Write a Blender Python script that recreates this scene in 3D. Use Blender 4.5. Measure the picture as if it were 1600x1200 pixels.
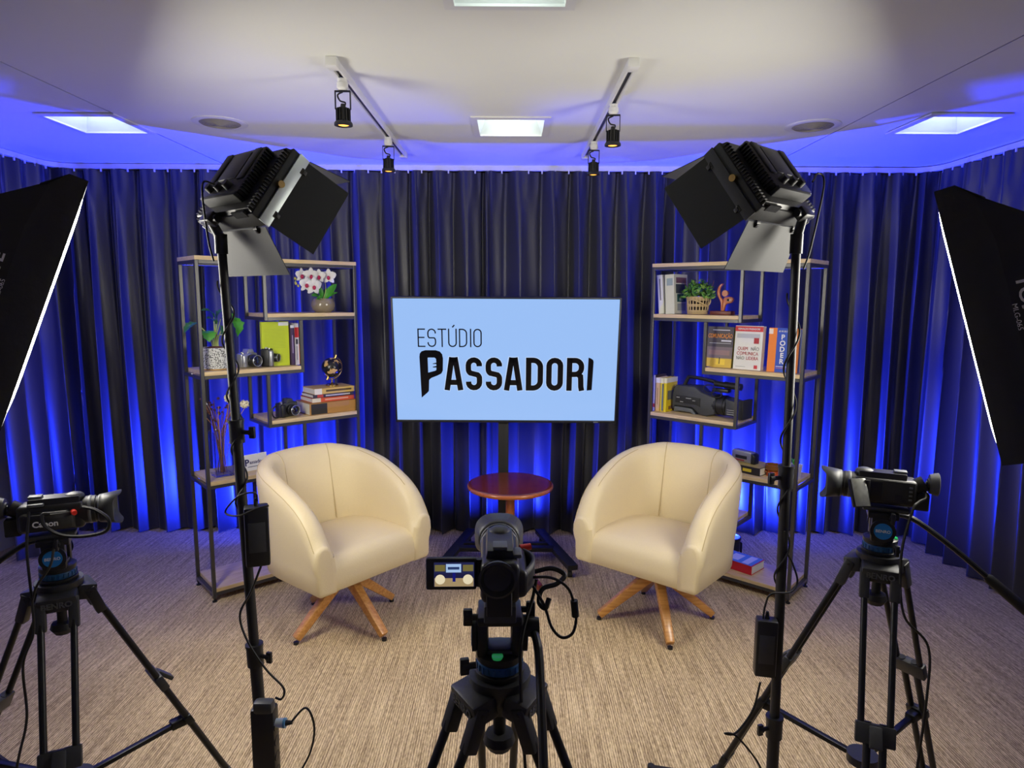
import bpy, bmesh, math, random
from mathutils import Matrix, Vector
random.seed(7)
PI = math.pi
for o in list(bpy.data.objects):
    bpy.data.objects.remove(o)
SC = bpy.context.scene
COL = SC.collection

# ------------------------------------------------------------------ camera
F, PT, RL, CH = 1034.0, 0.131, 0.0051, 1.6
cd = bpy.data.cameras.new('camera')
cd.sensor_width = 36.0
cd.lens = F / 1600 * 36
cd.clip_start = 0.02
cam = bpy.data.objects.new('camera', cd)
COL.objects.link(cam)
cam.matrix_world = Matrix.Translation((0, 0, CH)) @ Matrix.Rotation(PI / 2 - PT, 4, 'X') @ Matrix.Rotation(RL, 4, 'Z')
SC.camera = cam
SC.view_settings.view_transform = 'Standard'
SC.view_settings.look = 'None'
SC.view_settings.gamma = 1
SC.view_settings.use_curve_mapping = False
SC.view_settings.exposure = 0.1
# ------------------------------------------------------------------ world and light levels
wd = bpy.data.worlds.new('world')
SC.world = wd
wd.use_nodes = True
wd.node_tree.nodes['Background'].inputs[0].default_value = (0.5, 0.55, 0.62, 1)
wd.node_tree.nodes['Background'].inputs[1].default_value = 0.12
SOFTBOX_L = 19.0      # radiance of the softbox diffusers
LED_L = 15.0          # radiance of the led panels
CEIL_L = 3.2         # ceiling lamps, dimmed
BLUE_W = 680.0        # blue floor uplights
BLUE_MID = 190.0
BLUE = (0.012, 0.03, 1.0)
SCREEN_L = 0.95


def ray(px, py):
    a, b = px - 800, py - 600
    u = a * math.cos(RL) + b * math.sin(RL)
    v = -a * math.sin(RL) + b * math.cos(RL)
    return Vector((u, F * math.cos(PT) - v * math.sin(PT), -(F * math.sin(PT) + v * math.cos(PT))))


def aty(px, py, Y):
    d = ray(px, py)
    p = d * (Y / d.y)
    p.z += CH
    return p


def atz(px, py, z=0.0):
    d = ray(px, py)
    p = d * ((z - CH) / d.z)
    p.z += CH
    return p


# ------------------------------------------------------------------ materials
MATS = {}


def mat(name, col, rough=0.5, metal=0.0, var=0.08, scale=40.0, bump=0.0, coat=0.0, sheen=0.0, emit=None, es=0.0, spec=0.5, stretch=None):
    if name in MATS:
        return MATS[name]
    m = bpy.data.materials.new(name)
    m.use_nodes = True
    nt = m.node_tree
    b = nt.nodes['Principled BSDF']
    b.inputs['Base Color'].default_value = (*col, 1)
    b.inputs['Roughness'].default_value = rough
    b.inputs['Metallic'].default_value = metal
    b.inputs['Specular IOR Level'].default_value = spec
    if coat:
        b.inputs['Coat Weight'].default_value = coat
        b.inputs['Coat Roughness'].default_value = 0.15
    if sheen:
        b.inputs['Sheen Weight'].default_value = sheen
        b.inputs['Sheen Roughness'].default_value = 0.4
    tc = nt.nodes.new('ShaderNodeTexCoord')
    mp = nt.nodes.new('ShaderNodeMapping')
    nt.links.new(tc.outputs['Object'], mp.inputs[0])
    if stretch:
        mp.inputs['Scale'].default_value = stretch
    nz = nt.nodes.new('ShaderNodeTexNoise')
    nz.inputs['Scale'].default_value = scale
    nz.inputs['Detail'].default_value = 4
    nt.links.new(mp.outputs[0], nz.inputs['Vector'])
    if var:
        mx = nt.nodes.new('ShaderNodeMix')
        mx.data_type = 'RGBA'
        mx.inputs['A'].default_value = (*[c * (1 - var) for c in col], 1)
        mx.inputs['B'].default_value = (*[min(1, c * (1 + var)) for c in col], 1)
        nt.links.new(nz.outputs['Fac'], mx.inputs['Factor'])
        nt.links.new(mx.outputs['Result'], b.inputs['Base Color'])
    if bump:
        bp = nt.nodes.new('ShaderNodeBump')
        bp.inputs['Strength'].default_value = bump
        bp.inputs['Distance'].default_value = 0.004
        nt.links.new(nz.outputs['Fac'], bp.inputs['Height'])
        nt.links.new(bp.outputs[0], b.inputs['Normal'])
    if emit:
        b.inputs['Emission Color'].default_value = (*emit, 1)
        b.inputs['Emission Strength'].default_value = es
    MATS[name] = m
    return m


def wood(name, c0, c1, rough=0.45, axis=0, scale=8.0, coat=0.0):
    if name in MATS:
        return MATS[name]
    m = mat(name, c0, rough, coat=coat, var=0)
    nt = m.node_tree
    b = nt.nodes['Principled BSDF']
    tc = nt.nodes.new('ShaderNodeTexCoord')
    mp = nt.nodes.new('ShaderNodeMapping')
    s = [14.0, 14.0, 14.0]
    s[axis] = 1.2
    mp.inputs['Scale'].default_value = s
    nz = nt.nodes.new('ShaderNodeTexNoise')
    nz.inputs['Scale'].default_value = scale
    nz.inputs['Detail'].default_value = 6
    nz.inputs['Distortion'].default_value = 0.6
    rp = nt.nodes.new('ShaderNodeValToRGB')
    rp.color_ramp.elements[0].position = 0.3
    rp.color_ramp.elements[0].color = (*c0, 1)
    rp.color_ramp.elements[1].position = 0.72
    rp.color_ramp.elements[1].color = (*c1, 1)
    nt.links.new(tc.outputs['Object'], mp.inputs[0])
    nt.links.new(mp.outputs[0], nz.inputs['Vector'])
    nt.links.new(nz.outputs['Fac'], rp.inputs[0])
    nt.links.new(rp.outputs[0], b.inputs['Base Color'])
    return m


def srgb(r, g, b):
    f = lambda c: (c / 255 / 12.92) if c / 255 <= 0.04045 else ((c / 255 + 0.055) / 1.055) ** 2.4
    return (f(r), f(g), f(b))


M_BLK = mat('black_metal', (0.012, 0.012, 0.013), 0.5, 0.0, 0.2, 60)
M_BLKP = mat('black_plastic', (0.014, 0.0145, 0.016), 0.38, 0.0, 0.2, 90, bump=0.08)
M_BLKM = mat('matte_black', (0.018, 0.019, 0.02), 0.7, 0.0, 0.2, 120, bump=0.1)
M_RUB = mat('black_rubber', (0.01, 0.01, 0.01), 0.6, 0.0, 0.2, 60)
M_GRY = mat('grey_plastic', (0.12, 0.13, 0.14), 0.45)
M_DGRY = mat('dark_grey_plastic', (0.045, 0.048, 0.052), 0.45, 0.0, 0.15, 60)
M_CHR = mat('bright_metal', (0.6, 0.6, 0.6), 0.25, 1.0, 0.06)
M_SIL = mat('silver_plastic', (0.42, 0.43, 0.46), 0.3, 0.7, 0.06)
M_ALU = mat('pale_aluminium', (0.62, 0.68, 0.66), 0.42, 0.6, 0.08, 30)
M_WHT = mat('white_paint', (0.78, 0.78, 0.76), 0.45, 0.0, 0.02)
M_PRW = mat('print_white', (0.8, 0.8, 0.8), 0.6, 0.0, 0.0)
M_PRK = mat('print_black', (0.012, 0.012, 0.016), 0.6, 0.0, 0.0)
M_GLS = mat('lens_glass', (0.01, 0.01, 0.02), 0.05, 0.0, 0.0, spec=1.0)
M_PAGE = mat('book_pages', srgb(226, 222, 205), 0.8, 0.0, 0.12, 200, stretch=(1, 1, 1))
M_GOLD = mat('gold_metal', (0.72, 0.5, 0.16), 0.25, 1.0, 0.05)
M_BLUEP = mat('blue_badge', srgb(28, 120, 195), 0.4, 0.0, 0.03)
M_RED = mat('red_plastic', srgb(220, 50, 30), 0.4, 0.0, 0.05)


# ------------------------------------------------------------------ mesh builder
class MB:
    def __init__(self):
        self.bm = bmesh.new()
        self.M = Matrix()

    def raw(self, vs, fs, mi=0, M=None):
        T = self.M if M is None else self.M @ M
        bv = [self.bm.verts.new(T @ Vector(v)) for v in vs]
        for f in fs:
            try:
                g = self.bm.faces.new([bv[i] for i in f])
                g.material_index = mi
            except ValueError:
                pass
        return self

    def merge(self, b2, mi=0, M=None):
        b2.verts.index_update()
        vs = [v.co.copy() for v in b2.verts]
        fs = [[v.index for v in f.verts] for f in b2.faces]
        b2.free()
        return self.raw(vs, fs, mi, M)

    def box(self, c, s, bev=0.0, mi=0, rot=None, seg=2):
        T = Matrix.Translation(c)
        if rot is not None:
            T = T @ (rot if isinstance(rot, Matrix) else Matrix.Rotation(rot[0], 4, rot[1]))
        b = bmesh.new()
        bmesh.ops.create_cube(b, size=1)
        for v in b.verts:
            v.co = Vector((v.co.x * s[0], v.co.y * s[1], v.co.z * s[2]))
        if bev > 0:
            bmesh.ops.bevel(b, geom=b.edges[:], offset=min(bev, 0.49 * min(s)), segments=seg, profile=0.5, affect='EDGES')
        return self.merge(b, mi, T)

    def cyl(self, p0, p1, r0, r1=None, n=16, mi=0, cap=True):
        r1 = r0 if r1 is None else r1
        p0, p1 = Vector(p0), Vector(p1)
        d = (p1 - p0).normalized()
        a = d.orthogonal().normalized()
        b = d.cross(a)
        vs, fs = [], []
        for (p, r) in ((p0, r0), (p1, r1)):
            for i in range(n):
                t = 2 * PI * i / n
                vs.append(p + a * (r * math.cos(t)) + b * (r * math.sin(t)))
        for i in range(n):
            j = (i + 1) % n
            fs.append((i, j, n + j, n + i))
        if cap:
            fs.append(tuple(range(n - 1, -1, -1)))
            fs.append(tuple(range(n, 2 * n)))
        return self.raw(vs, fs, mi)

    def tube(self, pts, r, n=8, mi=0, closed=False):
        pts = [Vector(p) for p in pts]
        N = len(pts)
        rs = r if isinstance(r, (list, tuple)) else [r] * N
        vs, fs = [], []
        up = None
        for i, p in enumerate(pts):
            if closed:
                d = (pts[(i + 1) % N] - pts[i - 1]).normalized()
            else:
                d = (pts[min(i + 1, N - 1)] - pts[max(i - 1, 0)]).normalized()
            if up is None:
                up = d.orthogonal().normalized()
            up = (up - d * up.dot(d))
            up = up.normalized() if up.length > 1e-6 else d.orthogonal().normalized()
            b = d.cross(up)
            for k in range(n):
                t = 2 * PI * k / n
                vs.append(p + up * (rs[i] * math.cos(t)) + b * (rs[i] * math.sin(t)))
        for i in range(N if closed else N - 1):
            i2 = (i + 1) % N
            for k in range(n):
                k2 = (k + 1) % n
                fs.append((i * n + k, i * n + k2, i2 * n + k2, i2 * n + k))
        if not closed:
            fs.append(tuple(range(n - 1, -1, -1)))
            fs.append(tuple(range((N - 1) * n, N * n)))
        return self.raw(vs, fs, mi)

    def bar(self, p0, p1, w, h, up=(0, 0, 1), mi=0, bev=0.0, w1=None, h1=None):
        """rectangular bar from p0 to p1, w across, h along up"""
        p0, p1 = Vector(p0), Vector(p1)
        d = (p1 - p0).normalized()
        x = d.cross(Vector(up))
        x = x.normalized() if x.length > 1e-6 else d.orthogonal().normalized()
        u = x.cross(d)
        w1 = w if w1 is None else w1
        h1 = h if h1 is None else h1
        vs = []
        for (p, a, b) in ((p0, w, h), (p1, w1, h1)):
            for (i, j) in ((-1, -1), (1, -1), (1, 1), (-1, 1)):
                vs.append(p + x * (i * a / 2) + u * (j * b / 2))
        b = bmesh.new()
        bv = [b.verts.new(v) for v in vs]
        for f in ((3, 2, 1, 0), (4, 5, 6, 7), (0, 1, 5, 4), (1, 2, 6, 5), (2, 3, 7, 6), (3, 0, 4, 7)):
            b.faces.new([bv[i] for i in f])
        if bev:
            bmesh.ops.bevel(b, geom=b.edges[:], offset=bev, segments=2, profile=0.5, affect='EDGES')
        return self.merge(b, mi)

    def lathe(self, prof, n=32, mi=0, M=None):
        vs, fs = [], []
        for (r, z) in prof:
            for i in range(n):
                t = 2 * PI * i / n
                vs.append((r * math.cos(t), r * math.sin(t), z))
        for k in range(len(prof) - 1):
            for i in range(n):
                j = (i + 1) % n
                fs.append((k * n + i, k * n + j, (k + 1) * n + j, (k + 1) * n + i))
        if prof[0][0] > 1e-5:
            fs.append(tuple(range(n - 1, -1, -1)))
        if prof[-1][0] > 1e-5:
            L = len(prof) - 1
            fs.append(tuple(range(L * n, L * n + n)))
        return self.raw(vs, fs, mi, M)

    def prism(self, poly, z0, z1, mi=0, M=None, bev=0.0, seg=2, top_only=False):
        b = bmesh.new()
        n = len(poly)
        lo = [b.verts.new((x, y, z0)) for x, y in poly]
        hi = [b.verts.new((x, y, z1)) for x, y in poly]
        b.faces.new(lo[::-1])
        b.faces.new(hi)
        for i in range(n):
            j = (i + 1) % n
            b.faces.new((lo[i], lo[j], hi[j], hi[i]))
        if bev:
            bmesh.ops.recalc_face_normals(b, faces=b.faces[:])
            ed = [e for e in b.edges if all(abs(v.co.z - z1) < 1e-6 for v in e.verts) or (not top_only and all(abs(v.co.z - z0) < 1e-6 for v in e.verts))]
            bmesh.ops.bevel(b, geom=ed, offset=bev, segments=seg, profile=0.5, affect='EDGES')
        return self.merge(b, mi, M)

    def sph(self, c, r, s=(1, 1, 1), nu=16, nv=10, mi=0, M=None):
        prof = []
        vs, fs = [], []
        for k in range(nv + 1):
            ph = -PI / 2 + PI * k / nv
            for i in range(nu):
                t = 2 * PI * i / nu
                vs.append((c[0] + r * s[0] * math.cos(ph) * math.cos(t), c[1] + r * s[1] * math.cos(ph) * math.sin(t), c[2] + r * s[2] * math.sin(ph)))
        for k in range(nv):
            for i in range(nu):
                j = (i + 1) % nu
                fs.append((k * nu + i, k * nu + j, (k + 1) * nu + j, (k + 1) * nu + i))
        return self.raw(vs, fs, mi, M)

    def grid(self, fn, nu, nv, mi=0):
        vs = [fn(i / nu, j / nv) for j in range(nv + 1) for i in range(nu + 1)]
        fs = [(j * (nu + 1) + i, j * (nu + 1) + i + 1, (j + 1) * (nu + 1) + i + 1, (j + 1) * (nu + 1) + i) for j in range(nv) for i in range(nu)]
        return self.raw(vs, fs, mi)

    def build(self, name, mats, parent=None, smooth=35, recalc=True):
        me = bpy.data.meshes.new(name)
        bmesh.ops.remove_doubles(self.bm, verts=self.bm.verts[:], dist=1e-6)
        if recalc:
            bmesh.ops.recalc_face_normals(self.bm, faces=self.bm.faces[:])
        self.bm.to_mesh(me)
        self.bm.free()
        for m in (mats if isinstance(mats, (list, tuple)) else [mats]):
            me.materials.append(m)
        if smooth:
            for p in me.polygons:
                p.use_smooth = True
            me.set_sharp_from_angle(angle=math.radians(smooth))
        o = bpy.data.objects.new(name, me)
        COL.objects.link(o)
        if parent is not None:
            o.parent = parent
        return o


def tag(o, label=None, cat=None, group=None, kind=None):
    if label:
        o['label'] = label
    if cat:
        o['category'] = cat
    if group:
        o['group'] = group
    if kind:
        o['kind'] = kind
    return o


def thing(name, label, cat, M=None, group=None):
    o = bpy.data.objects.new(name, None)
    o.empty_display_size = 0.05
    COL.objects.link(o)
    if M is not None:
        o.matrix_world = M if isinstance(M, Matrix) else Matrix.Translation(M)
    return tag(o, label, cat, group)


def RZ(a):
    return Matrix.Rotation(a, 4, 'Z')


def RX(a):
    return Matrix.Rotation(a, 4, 'X')


def RY(a):
    return Matrix.Rotation(a, 4, 'Y')


def TR(*p):
    return Matrix.Translation(p if len(p) == 3 else p[0])


def smooth_path(pts, n=8, closed=False):
    pts = [Vector(p) for p in pts]
    out = []
    N = len(pts)
    rng = range(N) if closed else range(N - 1)
    for i in rng:
        p0 = pts[i - 1] if (i > 0 or closed) else pts[0] * 2 - pts[1]
        p1, p2 = pts[i], pts[(i + 1) % N]
        p3 = pts[(i + 2) % N] if (i + 2 < N or closed) else pts[-1] * 2 - pts[-2]
        for k in range(n):
            t = k / n
            out.append(0.5 * (2 * p1 + (p2 - p0) * t + (2 * p0 - 5 * p1 + 4 * p2 - p3) * t * t + (3 * p1 - p0 - 3 * p2 + p3) * t ** 3))
    if not closed:
        out.append(pts[-1])
    return out


def text(s, size, m, parent, M, name='lettering', xs=1.0, bold=0.0, align='CENTER', depth=0.0003):
    """flat printed lettering; local x right, y up, facing +z of M"""
    cu = bpy.data.curves.new('t', 'FONT')
    cu.body = s
    cu.size = size
    cu.align_x = align
    cu.align_y = 'CENTER'
    cu.offset = bold
    cu.extrude = depth
    cu.resolution_u = 3
    to = bpy.data.objects.new('t', cu)
    COL.objects.link(to)
    dg = bpy.context.evaluated_depsgraph_get()
    me = bpy.data.meshes.new_from_object(to.evaluated_get(dg))
    bpy.data.objects.remove(to)
    bpy.data.curves.remove(cu)
    me.transform(M @ Matrix.Diagonal((xs, 1, 1, 1)))
    me.materials.clear()
    me.materials.append(m)
    me.name = name
    o = bpy.data.objects.new(name, me)
    COL.objects.link(o)
    o.parent = parent
    return o


def ribbon(mb, pts, w, closed=False, mi=0, z=0.0):
    pts = [Vector((p[0], p[1], 0)) for p in pts]
    N = len(pts)
    L, R = [], []
    for i, p in enumerate(pts):
        if closed:
            a, b = pts[i - 1], pts[(i + 1) % N]
        else:
            a, b = pts[max(i - 1, 0)], pts[min(i + 1, N - 1)]
        d1 = (p - a).normalized() if (p - a).length > 1e-9 else (b - p).normalized()
        d2 = (b - p).normalized() if (b - p).length > 1e-9 else d1
        n1 = Vector((-d1.y, d1.x, 0))
        n2 = Vector((-d2.y, d2.x, 0))
        n = (n1 + n2).normalized()
        k = 1 / max(0.4, n.dot(n1))
        L.append(p + n * (w / 2 * k))
        R.append(p - n * (w / 2 * k))
    for i in range(N if closed else N - 1):
        j = (i + 1) % N
        mb.raw([(L[i].x, L[i].y, z), (R[i].x, R[i].y, z), (R[j].x, R[j].y, z), (L[j].x, L[j].y, z)], [(0, 1, 2, 3)], mi)


# ------------------------------------------------------------------ room shell
ZC = 2.425
XL, XR, YB, YF = -3.2, 2.95, 4.62, -1.6


def carpet():
    m = bpy.data.materials.new('striped_carpet')
    m.use_nodes = True
    nt = m.node_tree
    b = nt.nodes['Principled BSDF']
    b.inputs['Roughness'].default_value = 0.95
    b.inputs['Specular IOR Level'].default_value = 0.15
    b.inputs['Sheen Weight'].default_value = 0.1
    tc = nt.nodes.new('ShaderNodeTexCoord')
    def noise(scale, sx, sy, det=3):
        mp = nt.nodes.new('ShaderNodeMapping')
        mp.inputs['Scale'].default_value = (sx, sy, 1)
        nt.links.new(tc.outputs['Object'], mp.inputs[0])
        n = nt.nodes.new('ShaderNodeTexNoise')
        n.inputs['Scale'].default_value = scale
        n.inputs['Detail'].default_value = det
        nt.links.new(mp.outputs[0], n.inputs['Vector'])
        return n
    n1 = noise(1.0, 130, 3.5)
    n2 = noise(1.0, 190, 40)
    n3 = noise(1.0, 260, 300, 1)
    n4 = noise(1.0, 1.2, 1.2)
    def math_(op, a, bb):
        n = nt.nodes.new('ShaderNodeMath')
        n.operation = op
        for i, v in enumerate((a, bb)):
            if isinstance(v, (int, float)):
                n.inputs[i].default_value = v
            else:
                nt.links.new(v, n.inputs[i])
        return n.outputs[0]
    wv = nt.nodes.new('ShaderNodeTexWave')
    wv.inputs['Scale'].default_value = 36.0
    wv.inputs['Distortion'].default_value = 1.5
    wv.inputs['Detail'].default_value = 2
    wv.inputs['Detail Scale'].default_value = 3
    nt.links.new(tc.outputs['Object'], wv.inputs['Vector'])
    s = math_('ADD', math_('MULTIPLY', n1.outputs['Fac'], 0.32), math_('MULTIPLY', n2.outputs['Fac'], 0.30))
    s = math_('ADD', s, math_('MULTIPLY', math_('SUBTRACT', wv.outputs['Fac'], 0.5), 0.10))
    s = math_('ADD', s, 0.09)
    s = math_('ADD', s, math_('MULTIPLY', n3.outputs['Fac'], 0.12))
    s = math_('ADD', s, math_('MULTIPLY', n4.outputs['Fac'], 0.08))
    rp = nt.nodes.new('ShaderNodeValToRGB')
    e = rp.color_ramp.elements
    e[0].position = 0.41
    e[0].color = (*srgb(134, 112, 82), 1)
    e[1].position = 0.59
    e[1].color = (*srgb(232, 208, 162), 1)
    k = e.new(0.5)
    k.color = (*srgb(188, 164, 124), 1)
    nt.links.new(s, rp.inputs[0])
    nt.links.new(rp.outputs[0], b.inputs['Base Color'])
    bp = nt.nodes.new('ShaderNodeBump')
    bp.inputs['Strength'].default_value = 0.5
    bp.inputs['Distance'].default_value = 0.004
    nt.links.new(s, bp.inputs['Height'])
    nt.links.new(bp.outputs[0], b.inputs['Normal'])
    return m


mb = MB()
mb.box(((XL + XR) / 2, (YF + YB) / 2, -0.05), (XR - XL, YB - YF, 0.1))
tag(mb.build('floor', carpet(), smooth=0), 'beige and brown striped loop carpet covering the whole floor', None, kind='structure')

M_WALL = mat('white_wall', (0.74, 0.75, 0.75), 0.75, 0, 0.03, 4, bump=0.03)
for nm, c, s in (('wall_left', (XL - 0.05, (YF + YB) / 2, ZC / 2), (0.1, YB - YF, ZC)), ('wall_right', (XR + 0.05, (YF + YB) / 2, ZC / 2), (0.1, YB - YF, ZC)),
                 ('wall_back', ((XL + XR) / 2, YB + 0.05, ZC / 2), (XR - XL + 0.2, 0.1, ZC)), ('wall_front', ((XL + XR) / 2, YF - 0.05, ZC / 2), (XR - XL + 0.2, 0.1, ZC))):
    mb = MB()
    mb.box(c, s)
    tag(mb.build(nm, M_WALL, smooth=0), 'plain white painted wall around the studio', None, kind='structure')

# ceiling: flat panels with two open joints, holes for the recessed lamps
M_CEIL = mat('ceiling_paint', (0.82, 0.83, 0.77), 0.8, 0, 0.025, 3, bump=0.02)
LIGHTS = [(-0.012, 3.375), (-0.012, 1.845), (-2.02, 3.355), (2.06, 3.285)]
LH = 0.165
JX = [-1.842, 1.612]
holes = [(x - LH, x + LH, y - LH, y + LH) for x, y in LIGHTS]
xs = sorted(set([XL, XR] + [v for h in holes for v in h[:2]]))
ys = sorted(set([YF, YB] + [v for h in holes for v in h[2:]]))
ceil_root = None
bounds = [XL, JX[0], JX[1], XR]
for k in range(3):
    x0 = bounds[k] + (0.009 if k else 0)
    x1 = bounds[k + 1] - (0.009 if k < 2 else 0)
    mb = MB()
    hs = [h for h in holes if h[0] > x0 and h[1] < x1]
    cx = sorted(set([x0, x1] + [v for h in hs for v in h[:2]]))
    cy = sorted(set([YF, YB] + [v for h in hs for v in h[2:]]))
    for i in range(len(cx) - 1):
        for j in range(len(cy) - 1):
            mx, my = (cx[i] + cx[i + 1]) / 2, (cy[j] + cy[j + 1]) / 2
            if any(h[0] < mx < h[1] and h[2] < my < h[3] for h in hs):
                continue
            zz = ZC + (0.004, 0.0, 0.006)[k]
            mb.box((mx, my, zz + 0.006), (cx[i + 1] - cx[i], cy[j + 1] - cy[j], 0.012))
    if ceil_root is None:
        base = MB()
        base.box(((XL + XR) / 2, (YF + YB) / 2, ZC + 0.14), (XR - XL, YB - YF, 0.02))
        ceil_root = tag(base.build('ceiling', M_CEIL, smooth=0), 'white plasterboard ceiling with two straight joints', None, kind='structure')
    mb.build('ceiling_panel', M_CEIL, ceil_root, smooth=0)
for x in JX:
    mb = MB()
    mb.box((x, (YF + YB) / 2, ZC + 0.014), (0.03, YB - YF, 0.006))
    mb.build('joint_strip', mat('joint_grey', (0.08, 0.08, 0.08), 0.7), ceil_root, smooth=0)

# ------------------------------------------------------------------ recessed ceiling lamps
M_LAMP = mat('lamp_diffuser', (0.85, 0.9, 0.88), 0.4, 0, 0.0, emit=(0.86, 1.0, 0.93), es=CEIL_L)
M_LREF = mat('lamp_reflector', (0.8, 0.84, 0.83), 0.35, 0, 0.02)
lab = ['square recessed ceiling lamp in the middle, between the two spotlight tracks', 'square recessed ceiling lamp cut off by the top edge of the picture',
       'square recessed ceiling lamp above the left softbox, glowing in blue light', 'square recessed ceiling lamp above the right softbox, near the blue corner']
for (x, y), lb in zip(LIGHTS, lab):
    t = thing('ceiling_lamp', lb, 'ceiling lamp', (x, y, ZC), 'recessed ceiling lamps')
    mb = MB()
    o_, i_ = LH + 0.022, LH - 0.008
    for (a, b_, z0, z1) in ((o_, i_, -0.006, 0.0),):
        vs, fs = [], []
        for r, z in ((o_, 0.0), (o_, -0.006), (i_, -0.008), (i_, 0.0)):
            vs += [(-r, -r, z), (r, -r, z), (r, r, z), (-r, r, z)]
        for k in range(4):
            k2 = (k + 1) % 4
            for q in range(4):
                q2 = (q + 1) % 4
                fs.append((k * 4 + q, k * 4 + q2, k2 * 4 + q2, k2 * 4 + q))
        mb.raw(vs, fs)
    mb.build('frame', M_WHT, t, smooth=0)
    mb = MB()
    vs, fs = [], []
    for r, z in ((i_, 0.0), (LH - 0.04, 0.075)):
        vs += [(-r, -r, z), (r, -r, z), (r, r, z), (-r, r, z)]
    for q in range(4):
        q2 = (q + 1) % 4
        fs.append((q, q2, 4 + q2, 4 + q))
    mb.raw(vs, fs)
    mb.build('reflector', M_LREF, t, smooth=0)
    mb = MB()
    r = LH - 0.04
    mb.box((0, 0, 0.08), (2 * r, 2 * r, 0.01))
    for k in range(5):
        mb.box((-r + (k + 0.5) * 2 * r / 5, 0, 0.073), (2 * r / 5 - 0.006, 2 * r, 0.004))
    mb.build('diffuser', M_LAMP, t, smooth=0)

# round ceiling loudspeakers
for (x, y, lb) in ((-1.412, 3.322, 'round white ceiling speaker with beige grille left of the spotlight tracks'), (1.443, 3.325, 'round white ceiling speaker with darker grille right of the spotlight tracks')):
    t = thing('ceiling_speaker', lb, 'speaker', (x, y, ZC), 'ceiling speakers')
    mb = MB()
    mb.lathe([(0.126, 0.0), (0.126, -0.003), (0.12, -0.006), (0.1, -0.007), (0.094, -0.005), (0.094, 0.0)], 48)
    mb.build('ring', M_WHT, t)
    mb = MB()
    mb.lathe([(0.001, -0.016), (0.05, -0.013), (0.08, -0.0085), (0.094, -0.005)], 48)
    for k in range(8):
        rr = 0.012 + k * 0.0105
        mb.tube([(rr * math.cos(q * PI / 16), rr * math.sin(q * PI / 16), -0.0155 + 0.00014 * k * k) for q in range(32)], 0.0018, 5, closed=True)
    mb.build('grille', mat('speaker_grille', (0.34, 0.32, 0.26) if x < 0 else (0.2, 0.18, 0.15), 0.6), t)

# ------------------------------------------------------------------ curtains and their rail
def arc_corner(c, r, a0, a1, n=10):
    return [(c[0] + r * math.cos(a0 + (a1 - a0) * i / n), c[1] + r * math.sin(a0 + (a1 - a0) * i / n)) for i in range(n + 1)]


CXL, CXR, CYB = -2.93, 2.68, 4.36
RC = 0.16
path = [(CXL, 3.55)] + arc_corner((CXL + RC, CYB - RC), RC, PI, PI / 2) + arc_corner((CXR - RC, CYB - RC), RC, PI / 2, 0) + [(CXR, 2.55)]


def path_sampler(path):
    seg = []
    tot = 0
    for a, b in zip(path[:-1], path[1:]):
        L = math.hypot(b[0] - a[0], b[1] - a[1])
        if L > 1e-9:
            seg.append((tot, L, a, b))
            tot += L
    def at(s):
        s = max(0, min(tot - 1e-6, s))
        for (t0, L, a, b) in seg:
            if s <= t0 + L:
                k = (s - t0) / L
                d = ((b[0] - a[0]) / L, (b[1] - a[1]) / L)
                return (a[0] + (b[0] - a[0]) * k, a[1] + (b[1] - a[1]) * k), d
    return at, tot


psamp, PTOT = path_sampler(path)
M_CUR = mat('black_satin_curtain', (0.022, 0.022, 0.027), 0.43, 0, 0.15, 300, bump=0.04, sheen=0.25, spec=0.75)
ZT = ZC - 0.035


def curtain(s0, s1, label, seed):
    rnd = random.Random(seed)
    ns = int((s1 - s0) / 0.007)
    nz = 26
    # fold phase with varying wavelength
    ph, amp, A = [], [], []
    p = rnd.random() * 6
    lam = 0.13
    am = 0.04
    for i in range(ns + 1):
        if i % 14 == 0:
            lam_t = rnd.uniform(0.10, 0.26)
            am_t = rnd.uniform(0.03, 0.066)
        lam += (lam_t - lam) * 0.12
        am += (am_t - am) * 0.1
        p += 2 * PI * 0.007 / lam
        ph.append(p)
        amp.append(am)
    d1 = rnd.random() * 10
    mb = MB()
    vs = []
    for j in range(nz + 1):
        w = j / nz
        z = 0.012 + (ZT - 0.012) * w
        grow = 0.55 + 0.45 * math.sin(min(1, (1 - w) * 2.2) * PI / 2)
        for i in range(ns + 1):
            s = s0 + (s1 - s0) * i / ns
            drift = 0.55 * math.sin(1.7 * s + d1 + 1.3 * z) + 0.35 * math.sin(4.3 * s + 2.1 * z + d1)
            q = ph[i] + drift * (1 - w)
            off = amp[i] * grow * (math.sin(q) + 0.28 * math.sin(2 * q + 0.7 + z))
            # pinch pleats near the top
            if w > 0.9:
                off += 0.012 * (w - 0.9) / 0.1 * math.sin(ph[i] * 3)
            along = 0.35 * amp[i] * grow * math.sin(2 * q)
            (x, y), (dx, dy) = psamp(s + along * 0.6)
            nx, ny = -dy, dx
            vs.append((x + nx * off, y + ny * off, z + 0.006 * math.sin(9 * s) * (1 - w)))
    n = ns + 1
    fs = [(j * n + i, j * n + i + 1, (j + 1) * n + i + 1, (j + 1) * n + i) for j in range(nz) for i in range(ns)]
    mb.raw(vs, fs)
    o = mb.build('curtain', M_CUR, smooth=180)
    return tag(o, label, 'curtain', 'black floor length curtains')


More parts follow.
